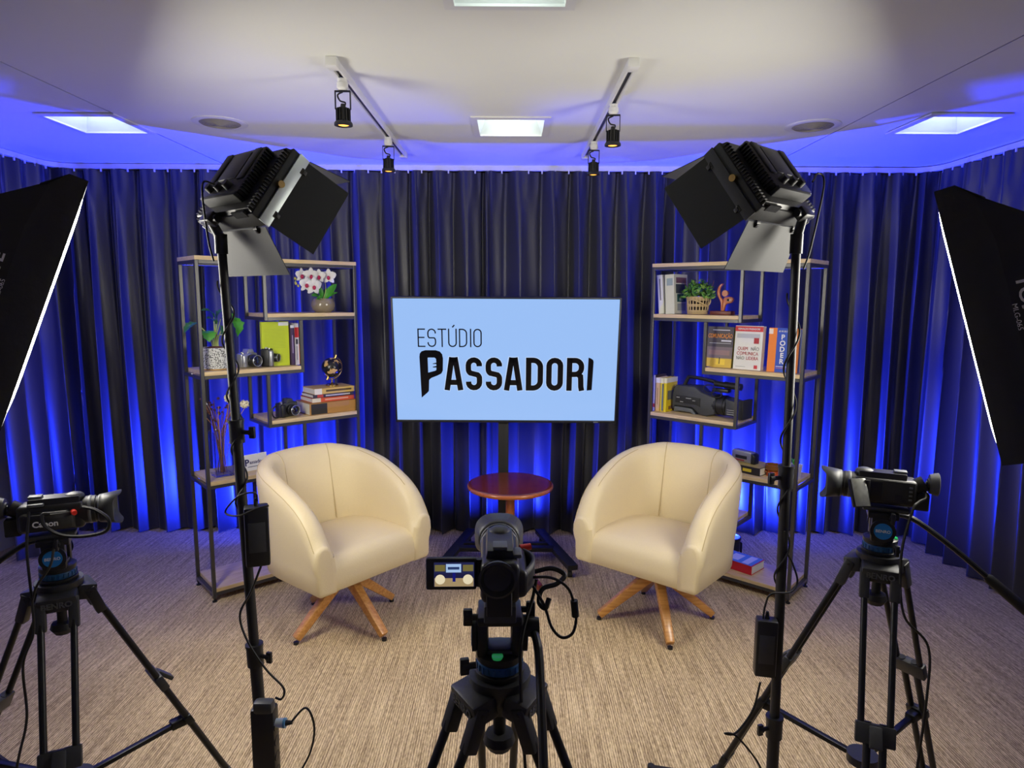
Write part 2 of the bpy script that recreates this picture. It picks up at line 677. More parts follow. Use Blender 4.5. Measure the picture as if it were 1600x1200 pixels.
SMID = 0.81 - 0.16 + PI / 2 * RC + (-0.16 - (CXL + RC))
curtain(0.24, 0.95, 'short black satin curtain on the left side wall behind the left softbox', 3)
curtain(0.93, SMID + 0.02, 'wide black satin curtain behind the left shelf unit and armchair', 11)
curtain(SMID - 0.02, PTOT - 1.72, 'wide black satin curtain behind the right shelf unit and armchair', 5)
curtain(PTOT - 1.74, PTOT, 'black satin curtain on the right side wall behind the right tripod', 8)
t = thing('curtain_track', 'white curtain rail running along the ceiling above the black curtains', 'curtain rail', (0, 0, 0))
mb = MB()
n = 160
for (a, b) in ((-0.014, 0.014),):
    vs, fs = [], []
    for i in range(n + 1):
        (x, y), (dx, dy) = psamp(PTOT * i / n)
        nx, ny = -dy, dx
        for (o_, z) in ((a, ZC - 0.03), (b, ZC - 0.03), (b, ZC), (a, ZC)):
            vs.append((x + nx * o_, y + ny * o_, z))
    for i in range(n):
        for k in range(4):
            k2 = (k + 1) % 4
            fs.append((i * 4 + k, i * 4 + k2, (i + 1) * 4 + k2, (i + 1) * 4 + k))
    fs += [(0, 1, 2, 3), (n * 4 + 3, n * 4 + 2, n * 4 + 1, n * 4)]
    mb.raw(vs, fs)
mb.build('rail', M_WHT, t, smooth=30)
mb = MB()
s = 0.2
while s < PTOT:
    (x, y), (dx, dy) = psamp(s)
    mb.box((x + dy * 0.012, y - dx * 0.012, ZC - 0.038), (0.008, 0.008, 0.022))
    s += 0.085
tag(mb.build('gliders', M_WHT, t, smooth=0), kind='stuff')

# ------------------------------------------------------------------ spotlight tracks
M_AMB = mat('amber_lens', (0.9, 0.5, 0.15), 0.3, 0, 0, emit=(1.0, 0.36, 0.04), es=3.0)


def spot_head(M, label):
    t = thing('track_spotlight', label, 'spotlight', M, 'ceiling track spotlights')
    mb = MB()
    mb.lathe([(0.0001, 0), (0.018, 0), (0.018, -0.012), (0.021, -0.014), (0.021, -0.032), (0.014, -0.04), (0.0001, -0.04)], 20)
    mb.build('adapter', M_WHT, t)
    mb = MB()
    mb.box((0, 0, -0.043), (0.058, 0.014, 0.004), 0.001)
    for s in (-1, 1):
        mb.box((0.028 * s, 0, -0.075), (0.003, 0.014, 0.066), 0.001)
    mb.build('yoke', M_BLK, t)
    mb = MB()
    mb.tube(smooth_path([(0.0, 0, -0.045), (-0.02, 0.004, -0.055), (-0.012, 0.006, -0.075), (0.008, 0.003, -0.083), (0.004, 0, -0.1)], 6), 0.003, 6)
    mb.build('cable', M_RUB, t)
    b = MB()
    b.lathe([(0.0001, -0.088), (0.008, -0.088), (0.01, -0.1), (0.02, -0.103), (0.022, -0.15), (0.03, -0.152), (0.034, -0.158), (0.034, -0.166), (0.026, -0.168), (0.022, -0.163)], 24)
    bo = b.build('housing', M_BLK, t)
    f = MB()
    for k in range(14):
        a = 2 * PI * k / 14
        f.box((0.0235 * math.cos(a), 0.0235 * math.sin(a), -0.127), (0.008, 0.0025, 0.044), rot=(a, 'Z'))
    f.build('cooling_fins', M_BLK, bo, smooth=0)
    l = MB()
    l.lathe([(0.0001, -0.1655), (0.014, -0.165), (0.023, -0.162)], 24)
    l.build('lens', M_AMB, bo)
    ld = bpy.data.lights.new('spot_glow', 'SPOT')
    ld.energy = 1.6
    ld.color = (1.0, 0.55, 0.2)
    ld.spot_size = 1.1
    ld.spot_blend = 0.6
    ld.shadow_soft_size = 0.02
    lo = bpy.data.objects.new('spot_glow', ld)
    COL.objects.link(lo)
    lo.parent = t
    lo.location = (0, 0, -0.175)
    return t


for side, (tx, y0, y1, heads) in enumerate(((-0.635, 2.45, 3.97, (2.58, 3.49)), (0.418, 2.45, 3.98, (2.89, 3.56)))):
    lr = ('left', 'right')[side]
    t = thing('spotlight_track', 'white ceiling track carrying two spotlights, the %s one of the pair' % lr, 'light track', (tx, 0, ZC), 'ceiling spotlight tracks')
    mb = MB()
    for s in (-1, 1):
        mb.box((0.0135 * s, (y0 + y1) / 2, -0.014), (0.009, y1 - y0, 0.028), 0.001)
    mb.box((0, (y0 + y1) / 2, -0.003), (0.02, y1 - y0, 0.006))
    mb.build('track_body', M_WHT, t, smooth=0)
    mb = MB()
    mb.box((0, (y0 + y1) / 2, -0.012), (0.017, y1 - y0 - 0.08, 0.011))
    mb.build('conductor_slot', mat('slot_dark', (0.06, 0.06, 0.07), 0.6), t, smooth=0)
    for ye in (y0, y1):
        mb = MB()
        mb.box((0, ye, -0.016), (0.04, 0.06, 0.032), 0.003)
        mb.build('end_cap', M_WHT, t)
    for k, yy in enumerate(heads):
        spot_head(Matrix.Translation((tx, yy, ZC - 0.028)) @ RZ(0.2 * (k - side)), 'black finned spotlight with amber lens, %s one on the %s ceiling track' % (('nearer', 'farther')[k], lr))

# ------------------------------------------------------------------ armchairs
M_LEA = mat('cream_leather', srgb(217, 200, 161), 0.5, 0, 0.04, 160, bump=0.12)
M_SEAM = mat('cream_thread', srgb(186, 166, 122), 0.6, 0, 0.04)
M_OAK = wood('honey_wood', srgb(184, 122, 58), srgb(220, 164, 94), 0.35, 0, 6, coat=0.3)


def chair_plan(hw, yf, yb, n=72):
    """U plan from right front end round the back to left front end (chair faces -y)"""
    pts = []
    ys = 0.02
    m = 14
    for i in range(m):
        k = i / m
        pts.append((hw * (0.985 + 0.015 * k), yf + (ys - yf) * k))
    for i in range(n - 2 * m + 1):
        a = PI * i / (n - 2 * m)
        c, s = math.cos(a), math.sin(a)
        e = 2 / 2.5
        pts.append((hw * math.copysign(abs(c) ** e, c), ys + (yb - ys) * abs(s) ** e))
    for i in range(m):
        k = 1 - (i + 1) / m
        pts.append((-hw * (0.985 + 0.015 * k), yf + (ys - yf) * k))
    return pts


def smoothstep(x):
    x = max(0, min(1, x))
    return x * x * (3 - 2 * x)


def armchair(M, body_rot, base_rot, label):
    t = thing('armchair', label, 'armchair', M, 'cream tub armchairs')
    R = RZ(body_rot)
    HW, YFR, YBK, ZB = 0.335, -0.24, 0.36, 0.305
    plan = chair_plan(HW, YFR, YBK)
    N = len(plan)
    # resample evenly
    at, tot = path_sampler(plan)
    NS = 96
    th = 0.088
    rows = []
    inner_pts = []
    sl = [tot * i / NS for i in range(NS + 1)]
    def section(s, ins=0.0, push=0.0):
        (x, y), (dx, dy) = at(s)
        if s < 1e-6:
            (_, _), (dx, dy) = at(0.01)
        nx, ny = -dy, dx          # inward normal (counter-clockwise path)
        e = min(s, tot - s)
        HT = [(0.0, 0.535), (0.02, 0.572), (0.05, 0.62), (0.09, 0.662), (0.14, 0.697), (0.22, 0.735), (0.32, 0.77), (0.45, 0.802), (0.62, 0.826), (0.9, 0.83), (2.0, 0.83)]
        for (e0, h0), (e1, h1) in zip(HT[:-1], HT[1:]):
            if e <= e1:
                h = h0 + (h1 - h0) * (e - e0) / (e1 - e0)
                break
        zt = h
        prof = [(0.022, ZB), (0.008, ZB + 0.012), (0.004, 0.40), (-0.006, 0.40 + (zt - 0.485) * 0.5), (-0.012, zt - 0.085), (-0.010, zt - 0.05), (-0.002, zt - 0.022), (0.016, zt - 0.005),
                (0.04, zt), (0.062, zt - 0.006), (0.08, zt - 0.026), (th + 0.004, zt - 0.06), (th + 0.012, (zt + 0.42) / 2), (th + 0.02, 0.40), (th + 0.02, ZB)]
        cn = sum(p[0] for p in prof) / len(prof)
        cz = sum(p[1] for p in prof) / len(prof)
        out = []
        for n_, z_ in prof:
            k = 1 - ins
            n2 = cn + (n_ - cn) * k
            z2 = cz + (z_ - cz) * (1 - ins * 0.35)
            # lean the back outwards at the top
            lean = 0.05 * max(0, (y - 0.05)) / 0.3 * max(0, (z2 - 0.45)) / 0.35
            out.append(Vector((x + nx * n2 + dx * push, y + ny * n2 + dy * push + lean, z2)))
        return out
    secs = [section(0, 0.5, -0.02), section(0, 0.2, -0.017), section(0, 0.06, -0.009)] + [section(s) for s in sl] + [section(tot, 0.06, 0.009), section(tot, 0.2, 0.017), section(tot, 0.5, 0.02)]
    nc = len(secs[0])
    vs = [R @ p for sc in secs for p in sc]
    fs = []
    for i in range(len(secs) - 1):
        for k in range(nc):
            k2 = (k + 1) % nc
            fs.append((i * nc + k, i * nc + k2, (i + 1) * nc + k2, (i + 1) * nc + k))
    fs.append(tuple(range(nc)))
    fs.append(tuple(range((len(secs) - 1) * nc, len(secs) * nc)))
    mb = MB()
    mb.raw(vs, fs)
    shell = mb.build('backrest_shell', M_LEA, t, smooth=70)
    # seat: rolled front edge, slightly domed top, sides tucked into the shell
    prof_s = [(0.2, ZB + 0.002), (-0.24, ZB + 0.002), (-0.247, ZB + 0.01), (-0.249, 0.36), (-0.247, 0.40), (-0.239, 0.43), (-0.222, 0.45), (-0.19, 0.461), (-0.12, 0.466), (0.0, 0.466), (0.1, 0.46), (0.2, 0.45), (0.245, 0.44)]
    def hw_at(y):
        w_ = HW - th - 0.002
        if y <= 0.02:
            return w_
        k = min(1.0, (y - 0.02) / (YBK - th - 0.0))
        return w_ * max(0.3, (1 - k ** 2.2)) ** (1 / 2.2)
    rows_s, NX = [], 20
    for (y_, z_) in prof_s:
        w_ = hw_at(y_)
        for i in range(NX + 1):
            u = -1 + 2 * i / NX
            dome = 0.010 * (1 - u * u) if z_ > 0.44 else 0.0
            bow = -0.006 * (1 - u * u) if y_ < -0.2 and z_ > ZB + 0.005 else 0.0
            rows_s.append(R @ Vector((w_ * u, y_ + bow, z_ + dome)))
    fs = [(j * (NX + 1) + i, j * (NX + 1) + i + 1, (j + 1) * (NX + 1) + i + 1, (j + 1) * (NX + 1) + i) for j in range(len(prof_s) - 1) for i in range(NX)]
    b = MB()
    b.raw(rows_s, fs)
    seat = b.build('seat', M_LEA, t, smooth=60)
    # seams
    def seam(pts, name, par, r=0.0022):
        b = MB()
        b.tube([R @ Vector(p) for p in pts], r, 5)
        b.build(name, M_SEAM, par)
    for fr in (0.40, 0.60):
        sc = section(tot * fr)
        seam([sc[8] + Vector((0, 0, 0.0)), sc[9], sc[10], sc[11], sc[12], sc[13] + Vector((0, 0, 0.05))], 'back_seam', shell)
    seam([section(s)[6] for s in sl], 'edge_seam', shell, 0.0018)
    seam([section(s)[9] for s in sl[6:28]], 'arm_seam', shell, 0.0015)
    seam([section(s)[9] for s in sl[-28:-6]], 'arm_seam', shell, 0.0015)
    # swivel hub and star base
    mb = MB()
    mb.box((0, 0, 0.297), (0.28, 0.28, 0.012), 0.003)
    mb.lathe([(0.0001, 0.292), (0.05, 0.292), (0.05, 0.275), (0.03, 0.27), (0.028, 0.2), (0.0001, 0.2)], 20)
    mb.build('swivel_plate', M_BLK, t)
    for k in range(4):
        a = base_rot + k * PI / 2
        d = Vector((math.cos(a), math.sin(a), 0))
        mb = MB()
        mb.bar(d * 0.0 + Vector((0, 0, 0.262)), d * 0.285 + Vector((0, 0, 0.026)), 0.046, 0.058, mi=0, bev=0.006, w1=0.038, h1=0.034)
        lo = mb.build('leg', M_OAK, t)
        mb = MB()
        p = d * 0.285
        mb.cyl((p.x, p.y, 0.0), (p.x, p.y, 0.012), 0.012)
        mb.build('glide', M_BLK, lo)
    return t


armchair(Matrix.Translation((-0.812, 3.10, 0)), math.atan2(-0.636, 0.771) + PI / 2, math.atan2(-0.636, 0.771), 'cream leather tub armchair on wooden star legs, beside the left shelf unit')
armchair(Matrix.Translation((0.727, 3.14, 0)), math.atan2(-0.763, -0.647) + PI / 2, -PI / 2 + 0.02, 'cream leather tub armchair on wooden star legs, beside the right shelf unit')

# ------------------------------------------------------------------ round table
M_MAH = wood('mahogany', srgb(84, 26, 16), srgb(122, 48, 28), 0.22, 0, 5, coat=0.5)
M_MAHE = wood('mahogany_edge', srgb(150, 78, 38), srgb(176, 100, 52), 0.3, 0, 5, coat=0.4)
t = thing('side_table', 'round mahogany pedestal table between the two armchairs', 'table', (-0.007, 3.63, 0))
mb = MB()
mb.lathe([(0.0001, 0.558), (0.225, 0.558), (0.232, 0.5575), (0.237, 0.555)], 64, mi=0)
mb.lathe([(0.237, 0.555), (0.242, 0.549), (0.243, 0.542), (0.240, 0.534), (0.232, 0.53), (0.0001, 0.53)], 64, mi=1)
mb.build('table_top', [M_MAH, M_MAHE], t, smooth=50)
mb = MB()
mb.lathe([(0.0001, 0.53), (0.07, 0.53), (0.07, 0.515), (0.035, 0.505), (0.026, 0.49), (0.026, 0.30), (0.03, 0.285), (0.038, 0.27), (0.038, 0.19), (0.028, 0.17), (0.0001, 0.165)], 28)
mb.build('column', M_MAHE, t, smooth=50)
for k in range(3):
    a = -PI / 2 + 0.75 + k * 2 * PI / 3
    d = Vector((math.cos(a), math.sin(a), 0))
    pr = [(0.02, 0.245), (0.07, 0.215), (0.12, 0.15), (0.165, 0.085), (0.21, 0.04), (0.25, 0.018)]
    mb = MB()
    sd = Vector((-d.y, d.x, 0)) * 0.014
    vs, fs = [], []
    for i, (r, z) in enumerate(pr):
        hh = 0.026 - 0.0016 * i
        c = d * r
        for (q, w) in ((-1, hh), (1, hh), (1, -hh), (-1, -hh)):
            zz = max(0.0, z + w * 0.9)
            vs.append((c.x + sd.x * q, c.y + sd.y * q, zz))
    for i in range(len(pr) - 1):
        for q in range(4):
            q2 = (q + 1) % 4
            fs.append((i * 4 + q, i * 4 + q2, i * 4 + 4 + q2, i * 4 + 4 + q))
    fs += [(0, 1, 2, 3), tuple(range(len(pr) * 4 - 4, len(pr) * 4))]
    mb.raw(vs, fs)
    mb.build('leg', M_MAH, t, smooth=40)

# ------------------------------------------------------------------ television on a wheeled stand
TVX, TVZ, TVY = -0.035, 1.229, 3.80
TILT = math.atan2(0.10, 0.733)
t = thing('television', 'large flat television showing the black studio logo on pale blue', 'television', Matrix.Translation((TVX, TVY, TVZ)) @ RX(TILT))
TW, TH = 1.300, 0.742
mb = MB()
mb.box((0, 0.028, 0), (TW, 0.03, TH), 0.004)
mb.box((0, 0.055, -0.05), (TW * 0.7, 0.05, TH * 0.62), 0.015)
mb.build('back_shell', M_BLKP, t)
mb = MB()
bz = 0.009
for (c, s) in (((0, 0.008, TH / 2 - bz / 2), (TW, 0.016, bz)), ((0, 0.008, -TH / 2 + 0.007), (TW, 0.016, 0.014)), ((-TW / 2 + bz / 2, 0.008, 0), (bz, 0.016, TH - bz)), ((TW / 2 - bz / 2, 0.008, 0), (bz, 0.016, TH - bz))):
    mb.box(c, s, 0.002)
mb.build('bezel', M_BLKP, t)
mb = MB()
sw, sh = TW - 2 * bz, TH - bz - 0.014
mb.box((0, 0.011, 0.0025), (sw, 0.006, sh))
M_SCR = mat('lit_screen', (0.02, 0.02, 0.02), 0.12, 0, 0, emit=srgb(150, 188, 242), es=SCREEN_L)
scr = mb.build('screen', M_SCR, t, smooth=0)
mb = MB()
mb.box((0.53, -0.002, -TH / 2 + 0.006), (0.03, 0.004, 0.006), 0.001)
mb.build('logo_plate', M_GRY, t)

# the logo: letters drawn as strokes, x right, y up, unit = screen pixels of the photograph
M_INK = mat('screen_black', (0.004, 0.004, 0.006), 0.12, 0, 0)
M_HALO = mat('screen_halo', (0.02, 0.02, 0.02), 0.12, 0, 0, emit=srgb(190, 214, 248), es=SCREEN_L)


def arc(cx, cy, rx, ry, a0, a1, n=8):
    return [(cx + rx * math.cos(math.radians(a0 + (a1 - a0) * i / n)), cy + ry * math.sin(math.radians(a0 + (a1 - a0) * i / n))) for i in range(n + 1)]


def glyph(ch, w, h, k):
    """list of (points, closed) strokes inside 0..w, 0..h, k = half stroke inset"""
    a, b, c, d = k, w - k, k, h - k
    r = min((b - a) / 2, (d - c) / 4) * 0.98
    if ch == 'E':
        return [([(b, d), (a, d), (a, c), (b, c)], 0), ([(a, h * 0.52), (b - w * 0.08, h * 0.52)], 0)]
    if ch == 'S':
        m = (a + b) / 2
        R = (b - a) / 2
        p = arc(m, d - R, R, R, -10, 180)
        p += [(a, h * 0.66)] + arc(a + R * 0.9, h * 0.64, R * 0.9, R * 0.9, 180, 232, 4)[1:]
        p += [(m, h * 0.5)]
        q = arc(b - R * 0.9, h * 0.36, R * 0.9, R * 0.9, 52, 0, 4)
        p += q + [(b, c + R)] + arc(m, c + R, R, R, 0, -190)[1:]
        return [(p, 0)]
    if ch == 'T':
        return [([(0, d), (w, d)], 0), ([(w / 2, d), (w / 2, 0)], 0)]
    if ch in 'UÚ':
        R = (b - a) / 2
        s = [([(a, h)] + [(a, c + R)] + arc(a + R, c + R, R, R, 180, 360)[1:] + [(b, h)], 0)]
        if ch == 'Ú':
            s.append(([(w * 0.5, h * 1.07), (w * 0.74, h * 1.2)], 0))
        return s
    if ch == 'D':
        R = (b - a) * 0.62
        return [([(a, c), (a, d), (b - R, d)] + arc(b - R, d - R, R, R, 90, 0)[1:] + arc(b - R, c + R, R, R, 0, -90) + [(a, c)], 1)]
    if ch == 'I':
        return [([(w / 2, 0), (w / 2, h)], 0)]
    if ch == 'O':
        R = (b - a) / 2
        return [(arc(a + R, d - R, R, R, 180, 0) + arc(a + R, c + R, R, R, 0, -180), 1)]
    if ch == 'A':
        return [([(k * 0.95, 0), (w / 2 - k * 0.55, h)], 0), ([(w / 2 + k * 0.55, h), (w - k * 0.95, 0)], 0), ([(w * 0.2, h * 0.24), (w * 0.8, h * 0.24)], 0), ([(w * 0.33, d), (w * 0.67, d)], 0)]
    if ch == 'R':
        R = (b - a) * 0.55
        return [([(a, 0), (a, h)], 0), ([(a, d), (b - R, d)] + arc(b - R, d - R, R, R, 90, 0)[1:] + [(b, h * 0.5 + R)] + arc(b - R, h * 0.5 + R, R, R, 0, -90)[1:] + [(a, h * 0.5)], 0),
                ([(b - R * 0.5, h * 0.5), (b - R * 0.1, h * 0.44), (b - 0.02 * w, h * 0.34), (b, h * 0.12), (b + 0.05 * w, 0)], 0)]
    return []


def word(mb, letters, y0, h, k, zz):
    for ch, x0, x1 in letters:
        for pts, cl in glyph(ch, x1 - x0, h, k):
            if cl and (Vector(pts[0]) - Vector(pts[-1])).length < 1e-6:
                pts = pts[:-1]
            ribbon(mb, [(x0 + x, y0 + y) for x, y in pts], 2 * k, bool(cl), 0, zz)


SCL = sw / 1490.0        # zoom pixels of the photo's screen (55..1545 x 72..884) to metres
def logo_xf(zoff):
    return Matrix.Translation((0, 0.008 - zoff, 0.0025)) @ RX(PI / 2) @ Matrix.Diagonal((SCL, SCL * 0.99, 1, 1)) @ Matrix.Translation((-802, 476, 0))


def place(mb, zoff, name, m):
    o = mb.build(name, m, scr, smooth=0, recalc=False)
    o.data.transform(logo_xf(zoff))
    return o


mb = MB()
word(mb, [('E', 213, 268), ('S', 278, 336), ('T', 347, 405), ('Ú', 416, 474), ('D', 488, 543), ('I', 558, 574), ('O', 584, 640)], -382, 126, 4.2, 0)
place(mb, 0.0006, 'thin_lettering', M_INK)
big = [('A', 385, 512), ('S', 530, 641), ('S', 664, 776), ('A', 788, 914), ('D', 936, 1052), ('O', 1073, 1187), ('R', 1211, 1328)]
mb = MB()
for dx in (0,):
    word(mb, [(c, a - 4, b + 4) for c, a, b in big], -688, 240, 22, 0)
place(mb, 0.0003, 'lettering_glow', M_HALO)
mb = MB()
word(mb, big, -684, 232, 18.5, 0)
# the letter I with a slanted, rounded top
mb.raw([(x, y, 0) for x, y in [(1350, -682), (1384, -678), (1390, -480), (1386, -466), (1372, -456), (1355, -450)]], [(0, 1, 2, 3, 4, 5)])
# capital P shaped like a microphone head
Po = [(228, -738), (221, -450), (224, -428), (236, -412), (262, -404), (330, -404), (358, -412), (374, -432), (379, -462), (376, -545), (366, -566), (340, -580), (296, -598), (282, -612), (278, -690), (268, -702)]
Pi = [(276, -456), (284, -455), (322, -455), (332, -464), (333, -490), (309, -496), (309, -500), (333, -500), (333, -513), (309, -519), (309, -524), (333, -524), (332, -542), (322, -548), (277, -560)]
bmx = bmesh.new()
vo = [bmx.verts.new((x, y, 0)) for x, y in Po]
vi = [bmx.verts.new((x, y, 0)) for x, y in Pi]
ed = [bmx.edges.new((L[i], L[(i + 1) % len(L)])) for L in (vo, vi) for i in range(len(L))]
bmesh.ops.triangle_fill(bmx, use_beauty=True, use_dissolve=False, edges=ed)
mb.merge(bmx)
place(mb, 0.0008, 'bold_lettering', M_INK)

t = thing('television_stand', 'black wheeled stand with a single post under the television', 'tv stand', (0, 0, 0))
mb = MB()
mb.box((-0.05, 3.905, 0.62), (0.062, 0.04, 1.18), 0.004)
mb.build('post', M_BLK, t)
mb = MB()
mb.box((-0.045, 3.885, 1.2), (0.42, 0.02, 0.36), 0.004)
mb.build('mount_plate', M_BLK, t)
for (a, b) in (((-0.265, 4.19), (-0.39, 3.64)), ((0.185, 4.19), (0.352, 3.59))):
    mb = MB()
    mb.bar((a[0], a[1], 0.075), (b[0], b[1], 0.075), 0.06, 0.03, bev=0.003)
    lg = mb.build('base_leg', M_BLK, t)
    for (x, y) in (a, b):
        mb = MB()
        k = 0.05 if (x, y) == b else -0.04
        d = (Vector(b) - Vector(a)).normalized()
        cx, cy = x - d.x * k, y - d.y * k
        mb.cyl((cx, cy, 0.06), (cx, cy, 0.04), 0.012)
        mb.cyl((cx - 0.012, cy, 0.02), (cx + 0.012, cy, 0.02), 0.02, n=18)
        mb.build('caster', M_RUB, lg)
mb = MB()
mb.bar((-0.32, 3.87, 0.078), (0.26, 3.87, 0.078), 0.05, 0.026, bev=0.003)
mb.bar((-0.30, 3.95, 0.078), (0.24, 3.95, 0.078), 0.03, 0.02, bev=0.003)
mb.build('crossbar', M_BLK, t)

# ------------------------------------------------------------------ blue floor uplights
def uplight(x, y, label, watt, aim):
    t = thing('floor_uplight', label, 'stage light', (x, y, 0), 'blue floor uplights')
    mb = MB()
    mb.lathe([(0.0001, 0.03), (0.05, 0.03), (0.06, 0.04), (0.062, 0.105), (0.066, 0.11), (0.066, 0.122), (0.058, 0.124), (0.056, 0.112)], 28)
    mb.build('housing', M_BLK, t)
    mb = MB()
    for s in (-1, 1):
        mb.box((0.071 * s, 0, 0.042), (0.004, 0.03, 0.084), 0.001)
    mb.box((0, 0, 0.003), (0.146, 0.1, 0.006), 0.001)
    mb.build('bracket', M_BLK, t)
    mb = MB()
    mb.lathe([(0.0001, 0.116), (0.056, 0.114)], 28)
    mb.build('lens', mat('blue_lens', (0.02, 0.03, 0.2), 0.2, 0, 0, emit=BLUE, es=6), t)
    ld = bpy.data.lights.new('blue_beam', 'SPOT')
    ld.energy = watt
    ld.color = BLUE
    ld.spot_size = math.radians(158)
    ld.spot_blend = 1.0
    ld.shadow_soft_size = 0.03
    lo = bpy.data.objects.new('blue_beam', ld)
    COL.objects.link(lo)
    lo.parent = t
    lo.location = (0, 0, 0.135)
    lo.rotation_euler = Vector(aim).to_track_quat('-Z', 'Y').to_euler()


uplight(-1.42, 3.98, 'small blue stage light on the floor behind the left shelf unit', BLUE_W, (-0.55, 0.65, 0.9))
uplight(1.37, 3.98, 'small blue stage light on the floor behind the right shelf unit', BLUE_W, (0.55, 0.42, 0.9))
uplight(-0.045, 4.1, 'small blue stage light on the floor behind the television stand', BLUE_MID, (0, 0.5, 1))

# ------------------------------------------------------------------ shelf units
TH_S, SW, SD = 0.7255, 0.878, 0.292
ORG = {'L': Vector((-1.5593, 3.2914, 0)), 'R': Vector((1.4659 - SW * math.cos(TH_S), 3.308 + SW * math.sin(TH_S), 0))}
ANG = {'L': TH_S, 'R': -TH_S}
ZS = [0.072, 0.357, 0.646, 0.927, 1.216, 1.505, 1.794]     # top faces of the boards, from the floor up
SA = 0.545


def SM(side, x, y, z, rot=0.0):
    """matrix at a spot of a shelf: x right along the front, y into the shelf"""
    return Matrix.Translation(ORG[side]) @ RZ(ANG[side]) @ Matrix.Translation((x, y, z)) @ RZ(rot)


M_SHW = wood('pale_shelf_wood', srgb(200, 172, 122), srgb(226, 202, 154), 0.5, 0, 7)
M_TUBE = mat('dark_steel_tube', (0.05, 0.048, 0.045), 0.34, 0.2, 0.1, coat=0.3)
for side, lb in (('L', 'open shelf unit of black steel and pale boards holding plants, cameras and globe'), ('R', 'open shelf unit of black steel and pale boards holding covers-out books and large camcorder')):
    t = thing('shelf_unit', lb, 'shelf', Matrix.Translation(ORG[side]) @ RZ(ANG[side]), 'open shelf units')
    fx = (lambda u: u) if side == 'L' else (lambda u: SW - u)
    tb, bt = 0.018, 0.02
    spans = [(0, SW), (SW - SA, SW), (0, SA), (SW - SA, SW), (0, SA), (SW - SA, SW), (0, SW)]
    def post(u, z0, z1, foot=False):
        for v in (tb / 2, SD - tb / 2):
            mb = MB()
            mb.box((fx(u), v, (z0 + z1) / 2), (tb, tb, z1 - z0), 0.0015, seg=1)
            p = mb.build('post', M_TUBE, t, smooth=0)
            if foot:
                mb = MB()
                mb.cyl((fx(u), v, 0), (fx(u), v, 0.006), 0.012)
                mb.cyl((fx(u), v, 0.006), (fx(u), v, 0.02), 0.005)
                mb.build('foot', M_BLKP, p)
    post(tb / 2, 0.02, ZS[6] - bt, True)
    post(SW - tb / 2, 0.02, ZS[6] - bt, True)
    for k, u in ((5, SW - SA + tb / 2), (4, SA - tb / 2), (3, SW - SA + tb / 2), (2, SA - tb / 2), (1, SW - SA + tb / 2)):
        post(u, ZS[k] - bt - tb, ZS[k + 1] - bt - tb)
    for k, (u0, u1) in enumerate(spans):
        mb = MB()
        a, b = sorted((fx(u0), fx(u1)))
        e0 = tb if (u0 > 0 and k not in (0, 6)) else (tb if k != 6 else 0)
        if k == 6:
            mb.box(((a + b) / 2, SD / 2, ZS[k] - bt / 2), (b - a, SD, bt), 0.001, seg=1)
        else:
            mb.box(((a + b) / 2, SD / 2, ZS[k] - bt / 2), (b - a - 2 * tb - 0.001, SD - 0.002, bt), 0.001, seg=1)
        mb.build('board', M_SHW, t, smooth=0)
        zr = ZS[k] - bt - tb / 2
        for v in (tb / 2, SD - tb / 2):
            mb = MB()
            mb.box(((a + b) / 2, v, zr), (b - a - 2 * tb, tb, tb), 0.001, seg=1)
            mb.build('rail', M_TUBE, t, smooth=0)
        for x in (a + tb / 2, b - tb / 2):
            mb = MB()
            mb.box((x, SD / 2, zr), (tb, SD - 2 * tb, tb), 0.001, seg=1)
            mb.build('rail', M_TUBE, t, smooth=0)

# ------------------------------------------------------------------ softboxes
M_FAB = mat('black_nylon', (0.012, 0.012, 0.013), 0.5, 0, 0.25, 25, bump=0.25, sheen=0.1)
M_LIP = mat('black_lip_nylon', (0.02, 0.02, 0.021), 0.42, 0, 0.25, 35, bump=0.5)
M_DIF = mat('white_diffuser', (0.85, 0.84, 0.8), 0.8, 0, 0, emit=(1.0, 0.955, 0.84), es=SOFTBOX_L)


